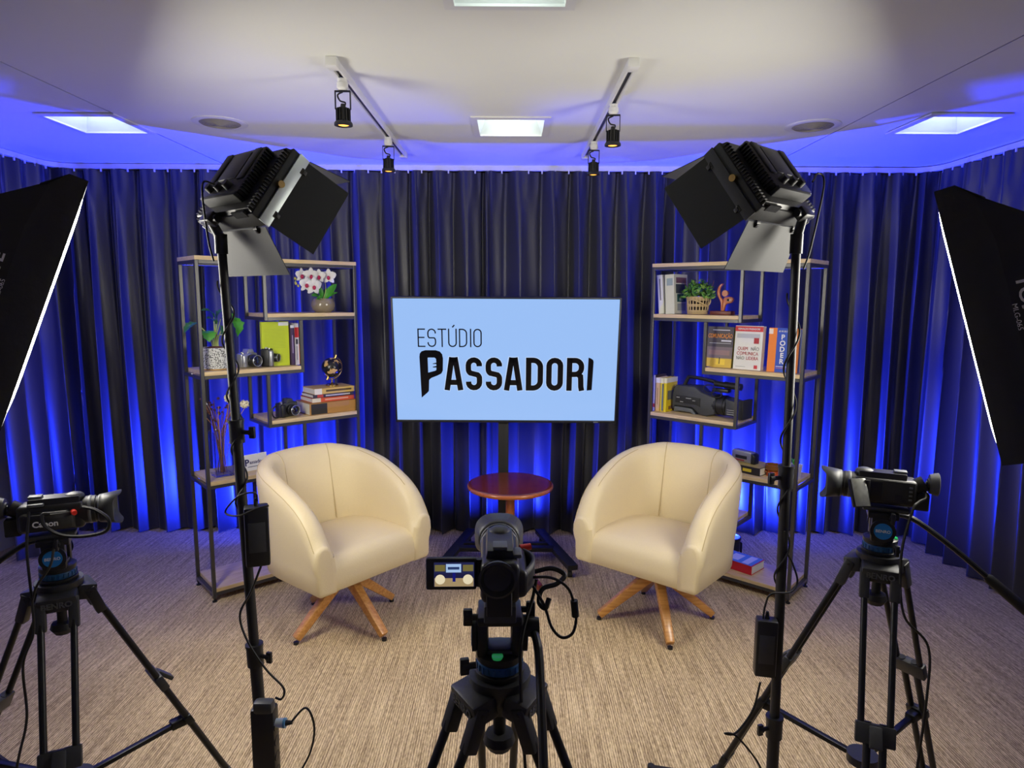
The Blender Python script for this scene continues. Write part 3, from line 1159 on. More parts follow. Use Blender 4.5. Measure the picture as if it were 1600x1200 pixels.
def softbox(M, near, label, stand_xy):
    """front faces +y, near = -1 / +1: the x side turned to the photographer"""
    t = thing('softbox', label, 'softbox', M, 'studio softboxes')
    w, h, dp = 0.25, 0.35, 0.36
    rw, rh = 0.06, 0.07
    F_ = [(-w, 0, -h), (w, 0, -h), (w, 0, h), (-w, 0, h)]
    B_ = [(-rw, -dp, -rh), (rw, -dp, -rh), (rw, -dp, rh), (-rw, -dp, rh)]
    for k in range(4):
        k2 = (k + 1) % 4
        a, b, c, d = (Vector(F_[k]), Vector(F_[k2]), Vector(B_[k2]), Vector(B_[k]))
        nrm = (b - a).cross(d - a).normalized()
        cen = (a + b + c + d) / 4
        if nrm.dot(cen) < 0:
            nrm = -nrm
        mb = MB()
        def fn(u, v):
            p = (a * (1 - u) + b * u) * (1 - v) + (d * (1 - u) + c * u) * v
            sag = 0.012 * math.sin(PI * u) * math.sin(PI * v)
            return p - nrm * sag
        mb.grid(fn, 10, 8)
        mb.build('fabric_panel', M_FAB, t, smooth=60)
    for k in range(4):
        k2 = (k + 1) % 4
        a, b = Vector(F_[k]), Vector(F_[k2])
        out = ((a + b) / 2).normalized()
        mb = MB()
        n = 14
        vs, fs = [], []
        for i in range(n + 1):
            u = i / n
            p = a * (1 - u) + b * u + (b - a).normalized() * ((2 * u - 1) * 0.0075)
            wv = 0.003 * math.sin(u * 23 + k) * math.sin(PI * u)
            vs += [p + Vector((0, -0.055, 0)) * 1 + (p * -0.13), p + out * (0.007 + wv) + Vector((0, 0.0, 0)), p + out * (0.007 - wv) + Vector((0, 0.045, 0)), p + Vector((0, 0.045, 0)) - out * 0.004]
        for i in range(n):
            for q in range(3):
                fs.append((i * 4 + q, i * 4 + 4 + q, i * 4 + 5 + q, i * 4 + 1 + q))
        mb.raw([tuple(v) for v in vs], fs)
        mb.build('front_lip', M_LIP, t, smooth=60)
    mb = MB()
    def dfn(u, v):
        x, z = (u - 0.5) * 2, (v - 0.5) * 2
        bl = 0.036 + 0.0135 * (1 - abs(x) ** 10) * (1 - abs(z) ** 14)
        if max(abs(x), abs(z)) > 0.999:
            bl = 0.02
        return ((w - 0.003) * x, bl, (h - 0.003) * z)
    mb.grid(dfn, 16, 20)
    mb.build('diffuser', M_DIF, t, smooth=60)
    mb = MB()
    mb.cyl((0, -dp + 0.01, 0), (0, -dp - 0.16, 0), 0.055, 0.05, 24)
    mb.box((0, -dp - 0.05, -0.07), (0.04, 0.05, 0.06), 0.005)
    mb.build('lamp_head', M_BLKP, t)
    # lettering along the side panel turned to the camera
    a = Vector((near * w, 0, 0))
    c = Vector((near * rw, -dp, 0))
    back = (c - a).normalized()
    nrm = Vector((near * dp, -(w - rw), 0)).normalized()
    if nrm.x * near < 0:
        nrm = -nrm
    # text runs downwards for near = -1, upwards for near = +1
    dirx = Vector((0, 0, -1)) if near < 0 else Vector((0, 0, 1))
    up = nrm.cross(dirx)
    def tm(off, lift, sh=0.0):
        p = a + back * off + nrm * lift + dirx * sh
        return Matrix(((dirx.x, up.x, nrm.x, p.x), (dirx.y, up.y, nrm.y, p.y), (dirx.z, up.z, nrm.z, p.z), (0, 0, 0, 1)))
    SAGL = -0.0075
    text('TOMATE', 0.042, mat('fabric_print', (0.9, 0.9, 0.9), 0.7, 0, 0), t, tm(0.1, SAGL + 0.0015), 'lettering', xs=1.2, bold=0.001)
    text('MLG-065', 0.019, MATS['fabric_print'], t, tm(0.07, SAGL + 0.002, 0.0), 'lettering', xs=0.95)
    # its own stand
    Mi = M.inverted()
    hp = M @ Vector((0, -dp - 0.05, -0.1))
    st = thing('light_stand', stand_xy[0], 'light stand', (hp.x, hp.y, 0), 'light stands')
    mb = MB()
    mb.cyl((0, 0, 0.3), (0, 0, hp.z + 0.02), 0.012)
    mb.build('pole', M_BLK, st)
    for k in range(3):
        an = stand_xy[1] + k * 2 * PI / 3
        mb = MB()
        mb.bar((0.02 * math.cos(an), 0.02 * math.sin(an), 0.5), (0.36 * math.cos(an), 0.36 * math.sin(an), 0.01), 0.016, 0.02)
        mb.build('leg', M_BLK, st)


def facing(p, az, tilt):
    """local +y looks along azimuth az (from +y, clockwise positive to +x), tilted down"""
    return Matrix.Translation(p) @ RZ(-az) @ RX(-tilt)


e = aty(1523, 510, 1.68)
az = -math.radians(55.5)
Mf = facing((0, 0, 0), az, math.radians(16))
c = e - (Mf.to_3x3() @ Vector((-0.25, 0.03, 0)))
softbox(facing(c, az, math.radians(16)), -1, 'black softbox at the right edge, its lit face turned from the camera', ('black stand under the right softbox, outside the picture', 0.3))
e = aty(60, 473, 1.80)
az = math.radians(55.5)
Mf = facing((0, 0, 0), az, math.radians(20))
c = e - (Mf.to_3x3() @ Vector((0.25, 0.03, 0)))
softbox(facing(c, az, math.radians(20)), 1, 'black softbox at the left edge, its lit face turned from the camera', ('black stand under the left softbox, outside the picture', 2.6))

# ------------------------------------------------------------------ led panels with barn doors on stands
M_LED = mat('led_array', (0.8, 0.8, 0.8), 0.5, 0, 0, emit=(1.0, 0.95, 0.87), es=LED_L)
M_DOOR = mat('barn_door_black', (0.022, 0.023, 0.0235), 0.6, 0.0, 0.15, 200, spec=0.3)


def led_panel(M, sgn, label):
    """front faces +y. sgn: x side of the visible side door"""
    t = thing('led_panel_light', label, 'studio light', M, 'led panel lights')
    w, h = 0.142, 0.105
    mb = MB()
    mb.box((0, 0.0, 0), (2 * w, 0.045, 2 * h), 0.004)
    mb.build('front_frame', M_BLKM, t)
    mb = MB()
    mb.box((0, 0.0235, 0), (2 * w - 0.03, 0.002, 2 * h - 0.03))
    mb.build('led_array', M_LED, t, smooth=0)
    mb = MB()
    vs = []
    for (y, a, b) in ((-0.022, w - 0.006, h - 0.006), (-0.034, w - 0.01, h - 0.01)):
        vs += [(-a, y, -b), (a, y, -b), (a, y, b), (-a, y, b)]
    mb.raw(vs, [(0, 1, 5, 4), (1, 2, 6, 5), (2, 3, 7, 6), (3, 0, 4, 7), (4, 5, 6, 7)])
    mb.box((0.012 * -sgn, -0.046, 0.012), (0.2, 0.028, 0.15), 0.006)
    rear = mb.build('rear_housing', M_BLKP, t)
    mb = MB()
    mb.box((0.012 * -sgn, -0.061, 0.03), (0.09, 0.004, 0.085), 0.001)
    mb.build('battery_plate', M_DGRY, rear)
    for s in (-1, 1):
        mb = MB()
        mb.box((0.012 * -sgn + s * 0.072, -0.0615, 0.03), (0.03, 0.006, 0.1), 0.002)
        mb.build('battery_slot', M_BLK, rear)
        mb = MB()
        for k in range(15):
            mb.box((0.012 * -sgn + s * 0.101, -0.046, -0.052 + k * 0.0093), (0.006, 0.024, 0.0035))
        tag(mb.build('side_fins', M_BLKP, rear, smooth=0), kind='stuff')
        mb = MB()
        for k in range(20):
            mb.box((s * (w - 0.011), -0.03, -h + 0.016 + k * 0.0094), (0.012, 0.014, 0.003))
        tag(mb.build('frame_fins', M_BLKP, rear, smooth=0), kind='stuff')
        mb = MB()
        for k in range(12):
            mb.box((s * 0.09 - 0.03 + k * 0.005, -0.024, -h + 0.001), (0.0018, 0.02, 0.006))
        tag(mb.build('vent_slots', M_DGRY, rear, smooth=0), kind='stuff')
    for k in range(3):
        mb = MB()
        mb.cyl((-0.05 + k * 0.045 - 0.012 * sgn, -0.058, -0.04), (-0.05 + k * 0.045 - 0.012 * sgn, -0.076, -0.04), 0.012, 0.010, 16)
        mb.build('dial', M_BLK, rear)
    mb = MB()
    mb.box((0.0, -0.048, -0.068), (0.17, 0.03, 0.012), 0.003)
    mb.build('control_panel', M_BLKM, rear)
    # aluminium rim on the sides
    mb = MB()
    mb.box((sgn * (w + 0.003), 0.012, 0), (0.005, 0.03, 2 * h), 0.001)
    mb.box((-sgn * (w + 0.003), 0.012, 0), (0.005, 0.03, 2 * h), 0.001)
    rim = mb.build('side_rim', M_ALU if sgn > 0 else M_BLKM, t)
    tag(rim, kind='stuff')
    mb = MB()
    mb.cyl((sgn * (w + 0.002), -0.006, 0.0), (sgn * (w + 0.014), -0.006, 0.0), 0.009, n=14)
    mb.build('door_latch', M_GOLD, t)
    # barn doors: thin folded plates
    th = 0.0018
    def door(pts, nm='barn_door'):
        a, b, c, d = [Vector(p) for p in pts]
        n_ = (b - a).cross(d - a).normalized() * th
        mb = MB()
        v = [a, b, c, d, a + n_, b + n_, c + n_, d + n_]
        mb.raw([tuple(p) for p in v], [(0, 1, 2, 3), (7, 6, 5, 4), (0, 4, 5, 1), (1, 5, 6, 2), (2, 6, 7, 3), (3, 7, 4, 0)])
        o = mb.build(nm, M_DOOR, t, smooth=0)
        for k in (0.15, 0.85):
            p = a * (1 - k) + b * k
            q = (d * (1 - k) + c * k - p).normalized()
            mb = MB()
            mb.cyl(p - (b - a).normalized() * 0.008, p + (b - a).normalized() * 0.008, 0.006, n=10)
            mb.box(tuple(p + q * 0.006), (0.012, 0.012, 0.012), 0.002)
            mb.build('hinge', M_BLK, o)
        return o
    L = 0.125
    fl = math.radians(18)
    y0 = 0.024
    for s in (-1, 1):
        x1 = s * (w + L * math.sin(fl))
        door([(s * (w + 0.002), y0, h - 0.006), (s * (w + 0.002), y0, -h + 0.006), (x1, y0 + L * math.cos(fl), -h + 0.006), (x1, y0 + L * math.cos(fl), h - 0.006)])
    fb = math.radians(32)
    for s in (-1, 1):
        z1 = s * (h + L * math.sin(fb if s < 0 else fl))
        yy = y0 + L * math.cos(fb if s < 0 else fl)
        door([(-w + 0.006, y0, s * (h + 0.002)), (w - 0.006, y0, s * (h + 0.002)), (w + 0.012, yy, z1), (-w - 0.012, yy, z1)])
    return t


def spiral(pa, pb, r, turns, n=90, ph=0.0):
    pa, pb = Vector(pa), Vector(pb)
    d = (pb - pa).normalized()
    x = d.orthogonal().normalized()
    y = d.cross(x)
    return [pa + (pb - pa) * (i / n) + x * (r * math.cos(ph + turns * 2 * PI * i / n)) + y * (r * math.sin(ph + turns * 2 * PI * i / n)) for i in range(n + 1)]


def knob(mb, p, d, r=0.016, stem=0.02):
    p, d = Vector(p), Vector(d).normalized()
    mb.cyl(p, p + d * stem, 0.006, n=10)
    mb.cyl(p + d * stem, p + d * (stem + 0.012), r * 0.55, n=12)
    a = Vector((0, 0, 1))
    if abs(d.z) > 0.9:
        a = Vector((1, 0, 0))
    q = p + d * (stem + 0.008)
    mb.bar(q - a * r, q + a * r, 0.010, 0.016, up=d, bev=0.002)


def light_stand(top, bot, joints, label, legaz, knob_side):
    """top, bot: ends of the column (world). joints: fractions from the top"""
    t = thing('light_stand', label, 'light stand', (bot.x, bot.y, 0), 'light stands')
    o = Vector((bot.x, bot.y, 0))
    top, bot = top - o, bot - o
    fr = [0.0] + joints + [1.0]
    rad = [0.0115, 0.0135, 0.0165]
    for k in range(len(fr) - 1):
        mb = MB()
        mb.cyl(top.lerp(bot, fr[k]), top.lerp(bot, min(1.0, fr[k + 1] + 0.01)), rad[k], n=20)
        mb.build('pole', M_BLK, t)
    for k, j in enumerate(joints):
        p = top.lerp(bot, j)
        d = (bot - top).normalized()
        mb = MB()
        mb.cyl(p - d * 0.03, p + d * 0.03, rad[k + 1] + 0.006, n=20)
        mb.cyl(p - d * 0.034, p - d * 0.026, rad[k + 1] + 0.008, n=20)
        c = mb.build('collar', M_BLKP, t)
        mb = MB()
        knob(mb, p + Vector((knob_side[k][0] * 0.018, knob_side[k][1] * 0.018, 0)), (knob_side[k][0], knob_side[k][1], 0))
        mb.build('clamp_knob', M_BLKP, c)
    mb = MB()
    mb.cyl(bot + Vector((0, 0, 0.03)), bot - Vector((0, 0, 0.03)), 0.03, n=20)
    mb.build('leg_hub', M_BLKP, t)
    for k in range(3):
        an = legaz + k * 2 * PI / 3
        d = Vector((math.cos(an), math.sin(an), 0))
        mb = MB()
        mb.bar(bot + d * 0.03 + Vector((0, 0, 0)), d * 0.42 + Vector((0, 0, 0.012)), 0.02, 0.012)
        lg = mb.build('leg', M_BLK, t)
        mb = MB()
        mb.cyl(d * 0.42, d * 0.42 + Vector((0, 0, 0.022)), 0.012, n=10)
        mb.build('foot', M_RUB, lg)
    return t


YL = 1.75
LT, LBm = aty(345, 372, YL), aty(416, 1236, YL)
RT, RBm = aty(1245, 372, YL), aty(1205, 1236, YL)
light_stand(LT, LBm, [0.325, 0.732], 'black light stand with the led panel beside the left armchair', 0.6, [(1, -0.2), (1, -0.3)])
light_stand(RT, RBm, [0.405, 0.872], 'black light stand with the led panel beside the right armchair', 0.2, [(-1, -0.3), (-1, -0.3)])


def yoke(M, top, name_par):
    """bracket between the light and the pole top, in the panel's frame"""
    Mi = M.inverted()
    p = Mi @ top
    mb = MB()
    mb.cyl((p.x, p.y, p.z), (0 + p.x, -0.03, -0.112), 0.012, n=16)
    mb.box((p.x, -0.03, -0.112), (0.05, 0.03, 0.03), 0.004)
    mb.cyl((p.x - 0.04, -0.03, -0.112), (p.x + 0.04, -0.03, -0.112), 0.010, n=14)
    mb.cyl(tuple(Mi @ (top - Vector((0, 0, 0.04)))), tuple(Mi @ (top + Vector((0, 0, 0.01)))), 0.016, n=16)
    mb.build('swivel_mount', M_BLKP, name_par)


def world_cable(pts, r, par, name='cable', n=8, m=None):
    Mi = par.matrix_world.inverted()
    mb = MB()
    mb.tube([Mi @ Vector(p) for p in (smooth_path(pts, n) if n > 1 else pts)], r, 6)
    return mb.build(name, m or M_RUB, par)


AZL, TLT = math.radians(40), math.radians(35)
ML = facing(aty(392, 300, YL + 0.02), AZL, TLT)
lp = led_panel(ML, 1, 'black led panel with barn doors above the left armchair')
bpy.context.view_layer.update()
yoke(ML, LT, lp)
AZR, TRT = -math.radians(42), math.radians(36)
MR = facing(aty(1190, 292, YL + 0.02), AZR, TRT)
rp = led_panel(MR, -1, 'black led panel with barn doors above the right armchair')
bpy.context.view_layer.update()
yoke(MR, RT, rp)
# cables winding down the poles
pts = [ML @ Vector((-0.02, -0.075, -0.04)), ML @ Vector((-0.03, -0.095, -0.06)), LT + Vector((-0.02, -0.03, 0.0)), LT + Vector((-0.012, -0.022, -0.06))]
world_cable(pts, 0.0026, lp, 'power_cable')
world_cable(spiral(LT.lerp(LBm, 0.07), LT.lerp(LBm, 0.50), 0.0175, 4.6, 130), 0.0026, lp, 'power_cable', n=1)
pts = [MR @ Vector((0.075, -0.085, -0.05)), MR @ Vector((0.105, -0.10, -0.03)), MR @ Vector((0.12, -0.09, -0.06)), RT + Vector((0.03, -0.02, -0.02)), RT + Vector((0.014, -0.02, -0.08))]
world_cable(pts, 0.0026, rp, 'power_cable')
world_cable(spiral(RT.lerp(RBm, 0.09), RT.lerp(RBm, 0.62), 0.0175, 4.3, 130, 1.0), 0.0026, rp, 'power_cable', n=1)


def brick(p, size, rot, label, cat='power adapter', grp=None):
    t = thing('power_adapter', label, cat, Matrix.Translation(p) @ rot, grp)
    mb = MB()
    mb.box((0, 0, 0), size, 0.006)
    mb.build('case', M_BLKP, t)
    mb = MB()
    mb.box((0, -size[1] / 2 - 0.0004, 0.0), (size[0] * 0.7, 0.0012, size[2] * 0.5), 0.0003)
    mb.build('rating_label', M_DGRY, t)
    mb = MB()
    mb.cyl((0, 0, size[2] / 2), (0, 0, size[2] / 2 + 0.02), 0.007, 0.004, 10)
    mb.build('strain_relief', M_RUB, t)
    return t


pL = aty(402, 836, YL - 0.03)
ab = brick(pL, (0.062, 0.045, 0.165), RZ(0.35), 'black power adapter box strapped to the left light stand', grp='power adapters on the stands')
pR = aty(1196, 1010, YL - 0.02)
ab2 = brick(pR, (0.056, 0.04, 0.165), RZ(-0.2), 'black power adapter box strapped to the right light stand', grp='power adapters on the stands')
for (t_, p_, c_) in ((ab, pL, LT.lerp(LBm, 0.56)), (ab2, pR, RT.lerp(RBm, 0.79))):
    for dz in (-0.04, 0.045):
        Mi = (t_.matrix_world if False else Matrix.Translation(p_)).inverted()
bpy.context.view_layer.update()
world_cable([aty(402, 783, YL - 0.03), aty(398, 770, YL - 0.04), aty(372, 776, YL - 0.06), aty(352, 800, YL - 0.05), aty(372, 806, YL - 0.07), aty(400, 795, YL - 0.07), aty(420, 790, YL - 0.06)], 0.0026, ab)
world_cable([aty(408, 884, YL - 0.03), aty(392, 925, YL - 0.03), aty(375, 960, YL - 0.03), aty(386, 1000, YL - 0.04), aty(415, 1045, YL - 0.04), aty(443, 1075, YL - 0.03), aty(440, 1092, YL - 0.02), aty(430, 1090, YL - 0.02)], 0.0032, ab)
world_cable([aty(1192, 968, YL - 0.02), aty(1196, 945, YL - 0.03), aty(1205, 928, YL - 0.05), aty(1235, 925, YL - 0.03), aty(1246, 908, YL - 0.01), aty(1238, 880, YL), aty(1228, 860, YL - 0.01), aty(1226, 830, YL - 0.015)], 0.0026, ab2)
world_cable([aty(1188, 1066, YL - 0.02), aty(1176, 1110, YL - 0.03), aty(1150, 1145, YL - 0.05), aty(1132, 1146, YL - 0.05), aty(1150, 1150, YL - 0.05), aty(1180, 1185, YL - 0.03), aty(1195, 1215, YL - 0.02)], 0.003, ab2)

# power strip taped to the left stand
ps = thing('power_strip', 'black power strip taped upright to the foot of the left light stand', 'power strip', Matrix.Translation(aty(417, 1150, YL - 0.05)))
bpy.context.view_layer.update()
mb = MB()
mb.box((-0.004, 0, -0.045), (0.066, 0.044, 0.27), 0.008)
mb.build('case', M_BLKP, ps)
mb = MB()
mb.box((0.001, -0.012, 0.098), (0.055, 0.034, 0.036), 0.01)
mb.build('end_cap', M_DGRY, ps)
for k in range(4):
    mb = MB()
    mb.cyl((0.024, -0.004, 0.035 - k * 0.045), (0.03, -0.004, 0.035 - k * 0.045), 0.015, n=18)
    mb.build('socket', M_BLK, ps)
pp = ps.matrix_world.translation
mb = MB()
mb.cyl((0.027, -0.005, 0.043), (0.05, -0.005, 0.043), 0.012, 0.013, 16)
pg = mb.build('plug', mat('plug_white', srgb(190, 205, 215), 0.4), ps)
mb = MB()
mb.cyl((0.05, -0.005, 0.043), (0.056, -0.005, 0.043), 0.0135, n=16)
mb.build('plug_band', mat('plug_blue', srgb(90, 150, 190), 0.4), pg)
mb = MB()
mb.cyl((0.056, -0.005, 0.043), (0.074, -0.005, 0.045), 0.008, 0.005, 12)
mb.build('plug_neck', M_RUB, pg)
world_cable([pp + Vector((0.07, -0.005, 0.045)), aty(478, 1106, YL - 0.05), aty(491, 1135, YL - 0.05), aty(485, 1175, YL - 0.05), aty(465, 1215, YL - 0.05), aty(450, 1260, YL - 0.05)], 0.003, ps)

# ------------------------------------------------------------------ tripods
M_TRI = mat('tripod_black', (0.013, 0.0135, 0.015), 0.36, 0.3, 0.2, 80)
M_CAST = mat('tripod_casting', (0.03, 0.031, 0.033), 0.45, 0.1, 0.2, 120, bump=0.1)
M_RING = mat('blue_ring', srgb(20, 80, 130), 0.4, 0, 0.3, 60)


def tripod(pos, zb, yaw, azs, R, label, handle, show_text, rise=0.0):
    """pos: ground centre, zb: height of the bowl rim; yaw: head turn (local +y = lens direction)"""
    t = thing('video_tripod', label, 'tripod', Matrix.Translation(pos), 'video tripods')
    zt = zb - 0.03
    for az_ in azs:
        d = Vector((math.cos(az_), math.sin(az_), 0))
        s = Vector((-d.y, d.x, 0))
        a = d * 0.062 + Vector((0, 0, zt - 0.01))
        b = d * R + Vector((0, 0, 0.02))
        m1 = a.lerp(b, 0.43)
        lg = None
        mb = MB()
        nrm = s.cross((b - a).normalized())
        for q in (-1, 1):
            mb.cyl(a + s * 0.036 * q, m1 + s * 0.033 * q, 0.0085, n=12)
            mb.sph(tuple(a + s * 0.036 * q), 0.013, nu=12, nv=8)
        mb.bar(a - s * 0.036, a + s * 0.036, 0.016, 0.016)
        lg = mb.build('leg', M_TRI, t)
        mb = MB()
        dirv = (b - a).normalized()
        mb.bar(m1 - s * 0.046, m1 + s * 0.046, 0.024, 0.05, up=dirv, bev=0.004)
        mb.bar(m1 - dirv * 0.02 - nrm * 0.01, m1 + dirv * 0.03 - nrm * 0.03, 0.03, 0.012, bev=0.003)
        cl = mb.build('leg_clamp', M_CAST, lg)
        mb = MB()
        e1 = a.lerp(b, 0.93)
        for q in (-1, 1):
            mb.cyl(a.lerp(b, 0.40) + s * 0.018 * q, e1 + s * 0.018 * q, 0.0095, n=12)
        mb.bar(e1 - s * 0.03, e1 + s * 0.03, 0.022, 0.03, up=dirv, bev=0.003)
        m2 = a.lerp(b, 0.63)
        mb.bar(m2 - s * 0.03, m2 + s * 0.03, 0.022, 0.032, up=dirv, bev=0.003)
        mb.build('lower_section', M_TRI, lg)
        mb = MB()
        mb.cyl(e1, b, 0.012, n=12)
        mb.lathe([(0.0001, 0), (0.028, 0), (0.03, 0.01), (0.022, 0.022), (0.0001, 0.026)], 16, M=Matrix.Translation((b.x, b.y, 0)))
        mb.build('foot', M_RUB, lg)
        # mid level spreader arm with a knob
        sp = a.lerp(b, 0.64)
        hub = Vector((0, 0, sp.z - 0.035))
        mb = MB()
        mb.bar(hub + d * 0.03, sp - d * 0.012, 0.018, 0.014, bev=0.002)
        mb.bar(sp - d * 0.05 - Vector((0, 0, 0.002)), sp, 0.03, 0.026, bev=0.004)
        ar = mb.build('spreader_arm', M_TRI, t)
        mb = MB()
        knob(mb, sp + Vector((0, 0, 0.0)) - d * 0.03, nrm if nrm.z > 0 else -nrm, 0.014, 0.018)
        mb.build('spreader_knob', M_BLKP, ar)
    mb = MB()
    mb.cyl((0, 0, hub.z - 0.012), (0, 0, hub.z + 0.012), 0.042, n=20)
    mb.build('spreader_hub', M_CAST, t)
    # crown: bowl casting with a shoulder toward each leg
    mb = MB()
    mb.lathe([(0.0001, zb - 0.075), (0.03, zb - 0.07), (0.046, zb - 0.04), (0.056, zb - 0.012), (0.056, zb), (0.04, zb), (0.0001, zb - 0.002)], 28)
    for az_ in azs:
        d = Vector((math.cos(az_), math.sin(az_), 0))
        s = Vector((-d.y, d.x, 0))
        mb.bar(d * 0.03 + Vector((0, 0, zt - 0.004)), d * 0.075 + Vector((0, 0, zt - 0.014)), 0.09, 0.042, bev=0.006)
        for q in (-1, 1):
            mb.bar(d * 0.058 + s * q * 0.036 + Vector((0, 0, zt)), d * 0.085 + s * q * 0.036 + Vector((0, 0, zt - 0.075)), 0.024, 0.026, up=d, bev=0.004)
    cr = mb.build('crown', M_CAST, t)
    for az_ in azs:
        if not show_text:
            continue
        d = Vector((math.cos(az_), math.sin(az_), 0))
        s = Vector((-d.y, d.x, 0))
        p = d * 0.0775 + Vector((0, 0, zt - 0.013))
        Mx = Matrix(((s.x, 0, d.x, p.x), (s.y, 0, d.y, p.y), (s.z, 1, d.z, p.z), (0, 0, 0, 1)))
        text('BENRO', 0.021, mat('embossed_grey', (0.075, 0.078, 0.082), 0.5), cr, Mx, 'lettering', bold=0.0006, depth=0.0008)
    mb = MB()
    mb.cyl((0, 0, zb - 0.07), (0, 0, zb - 0.135), 0.012, n=12)
    mb.lathe([(0.0001, zb - 0.15), (0.02, zb - 0.15), (0.03, zb - 0.135), (0.026, zb - 0.12), (0.0001, zb - 0.115)], 10)
    mb.build('bowl_knob', M_RUB, t)
    # fluid head
    H = Matrix.Translation((0, 0, zb)) @ RZ(yaw)
    def add(mb, name, m, par, smooth=35):
        o = mb.build(name, m, par, smooth)
        o.data.transform(H)
        return o
    mb = MB()
    mb.lathe([(0.0001, 0), (0.043, 0), (0.045, 0.004), (0.045, 0.010), (0.040, 0.012), (0.0001, 0.012)], 32)
    hd = add(mb, 'head_base', M_BLKP, t)
    mb = MB()
    mb.lathe([(0.0405, 0.0115), (0.0415, 0.013), (0.0415, 0.026), (0.0405, 0.0275)], 40)
    for k in range(24):
        a_ = 2 * PI * k / 24
        mb.box((0.0415 * math.cos(a_), 0.0415 * math.sin(a_), 0.0195), (0.003, 0.004, 0.011), rot=(a_, 'Z'))
    add(mb, 'drag_ring', M_RING, hd)
    mb = MB()
    mb.lathe([(0.0001, 0.012), (0.0395, 0.012), (0.0395, 0.03), (0.043, 0.032), (0.043, 0.042), (0.036, 0.046), (0.0001, 0.046)], 32)
    for s_ in (-1, 1):
        mb.box((0.031 * s_, 0, 0.076), (0.022, 0.056, 0.076), 0.008)
    mb.box((0, 0, 0.045), (0.07, 0.05, 0.016), 0.004)
    mb.box((0, 0, 0.112), (0.078, 0.075, 0.018), 0.004)
    body = add(mb, 'fluid_head', M_BLKP, t)
    for s_ in (-1, 1):
        mb = MB()
        mb.cyl((0.041 * s_, 0, 0.074), (0.049 * s_, 0, 0.074), 0.031, n=28)
        cy = add(mb, 'side_cap', M_BLK, body)
        mb = MB()
        mb.cyl((0.049 * s_, 0, 0.074), (0.0502 * s_, 0, 0.074), 0.022, n=28)
        bd = add(mb, 'badge', M_BLUEP, cy)
        Mx = H @ Matrix.Translation((0.0504 * s_, 0, 0.074)) @ RZ(s_ * PI / 2) @ RX(PI / 2)
        text('BENRO', 0.011, M_PRW, cy, Mx, 'lettering', bold=0.0001)
    mb = MB()
    mb.box((0, -0.005, 0.1265 + rise / 2), (0.055, 0.11, 0.011 + rise), 0.003)
    add(mb, 'quick_release_plate', M_DGRY, t)
    mb = MB()
    mb.lathe([(0.0001, 0.0475), (0.010, 0.0475), (0.0105, 0.043)], 18, M=Matrix.Translation((-0.004, -0.031, 0.0005)))
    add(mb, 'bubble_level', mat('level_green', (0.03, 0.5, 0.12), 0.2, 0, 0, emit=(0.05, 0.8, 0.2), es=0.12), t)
    for (p, dd) in (((0.036, 0.012, 0.112), (1, 0, 0)), ((-0.036, -0.02, 0.114), (-1, 0, 0)), ((-0.042, -0.03, 0.03), (-1, -0.2, 0))):
        mb = MB()
        knob(mb, p, dd, 0.015, 0.012)
        add(mb, 'knob', M_BLKP, t)
    mb = MB()
    mb.tube(smooth_path(handle, 6), 0.0075, 10)
    mb.lathe([(0.0001, -0.012), (0.016, -0.012), (0.018, 0), (0.016, 0.012), (0.0001, 0.012)], 16, M=Matrix.Translation(handle[0]) @ RY(PI / 2))
    ph = add(mb, 'pan_handle', M_TRI, t)
    a, b = Vector(handle[-2]), Vector(handle[-1])
    e = (b - a).normalized()
    mb = MB()
    mb.tube([b - e * 0.01, b, b + e * 0.06, b + e * 0.12, b + e * 0.135], [0.009, 0.0135, 0.014, 0.0145, 0.009], 14)
    add(mb, 'grip', M_RUB, ph)
    return t, H


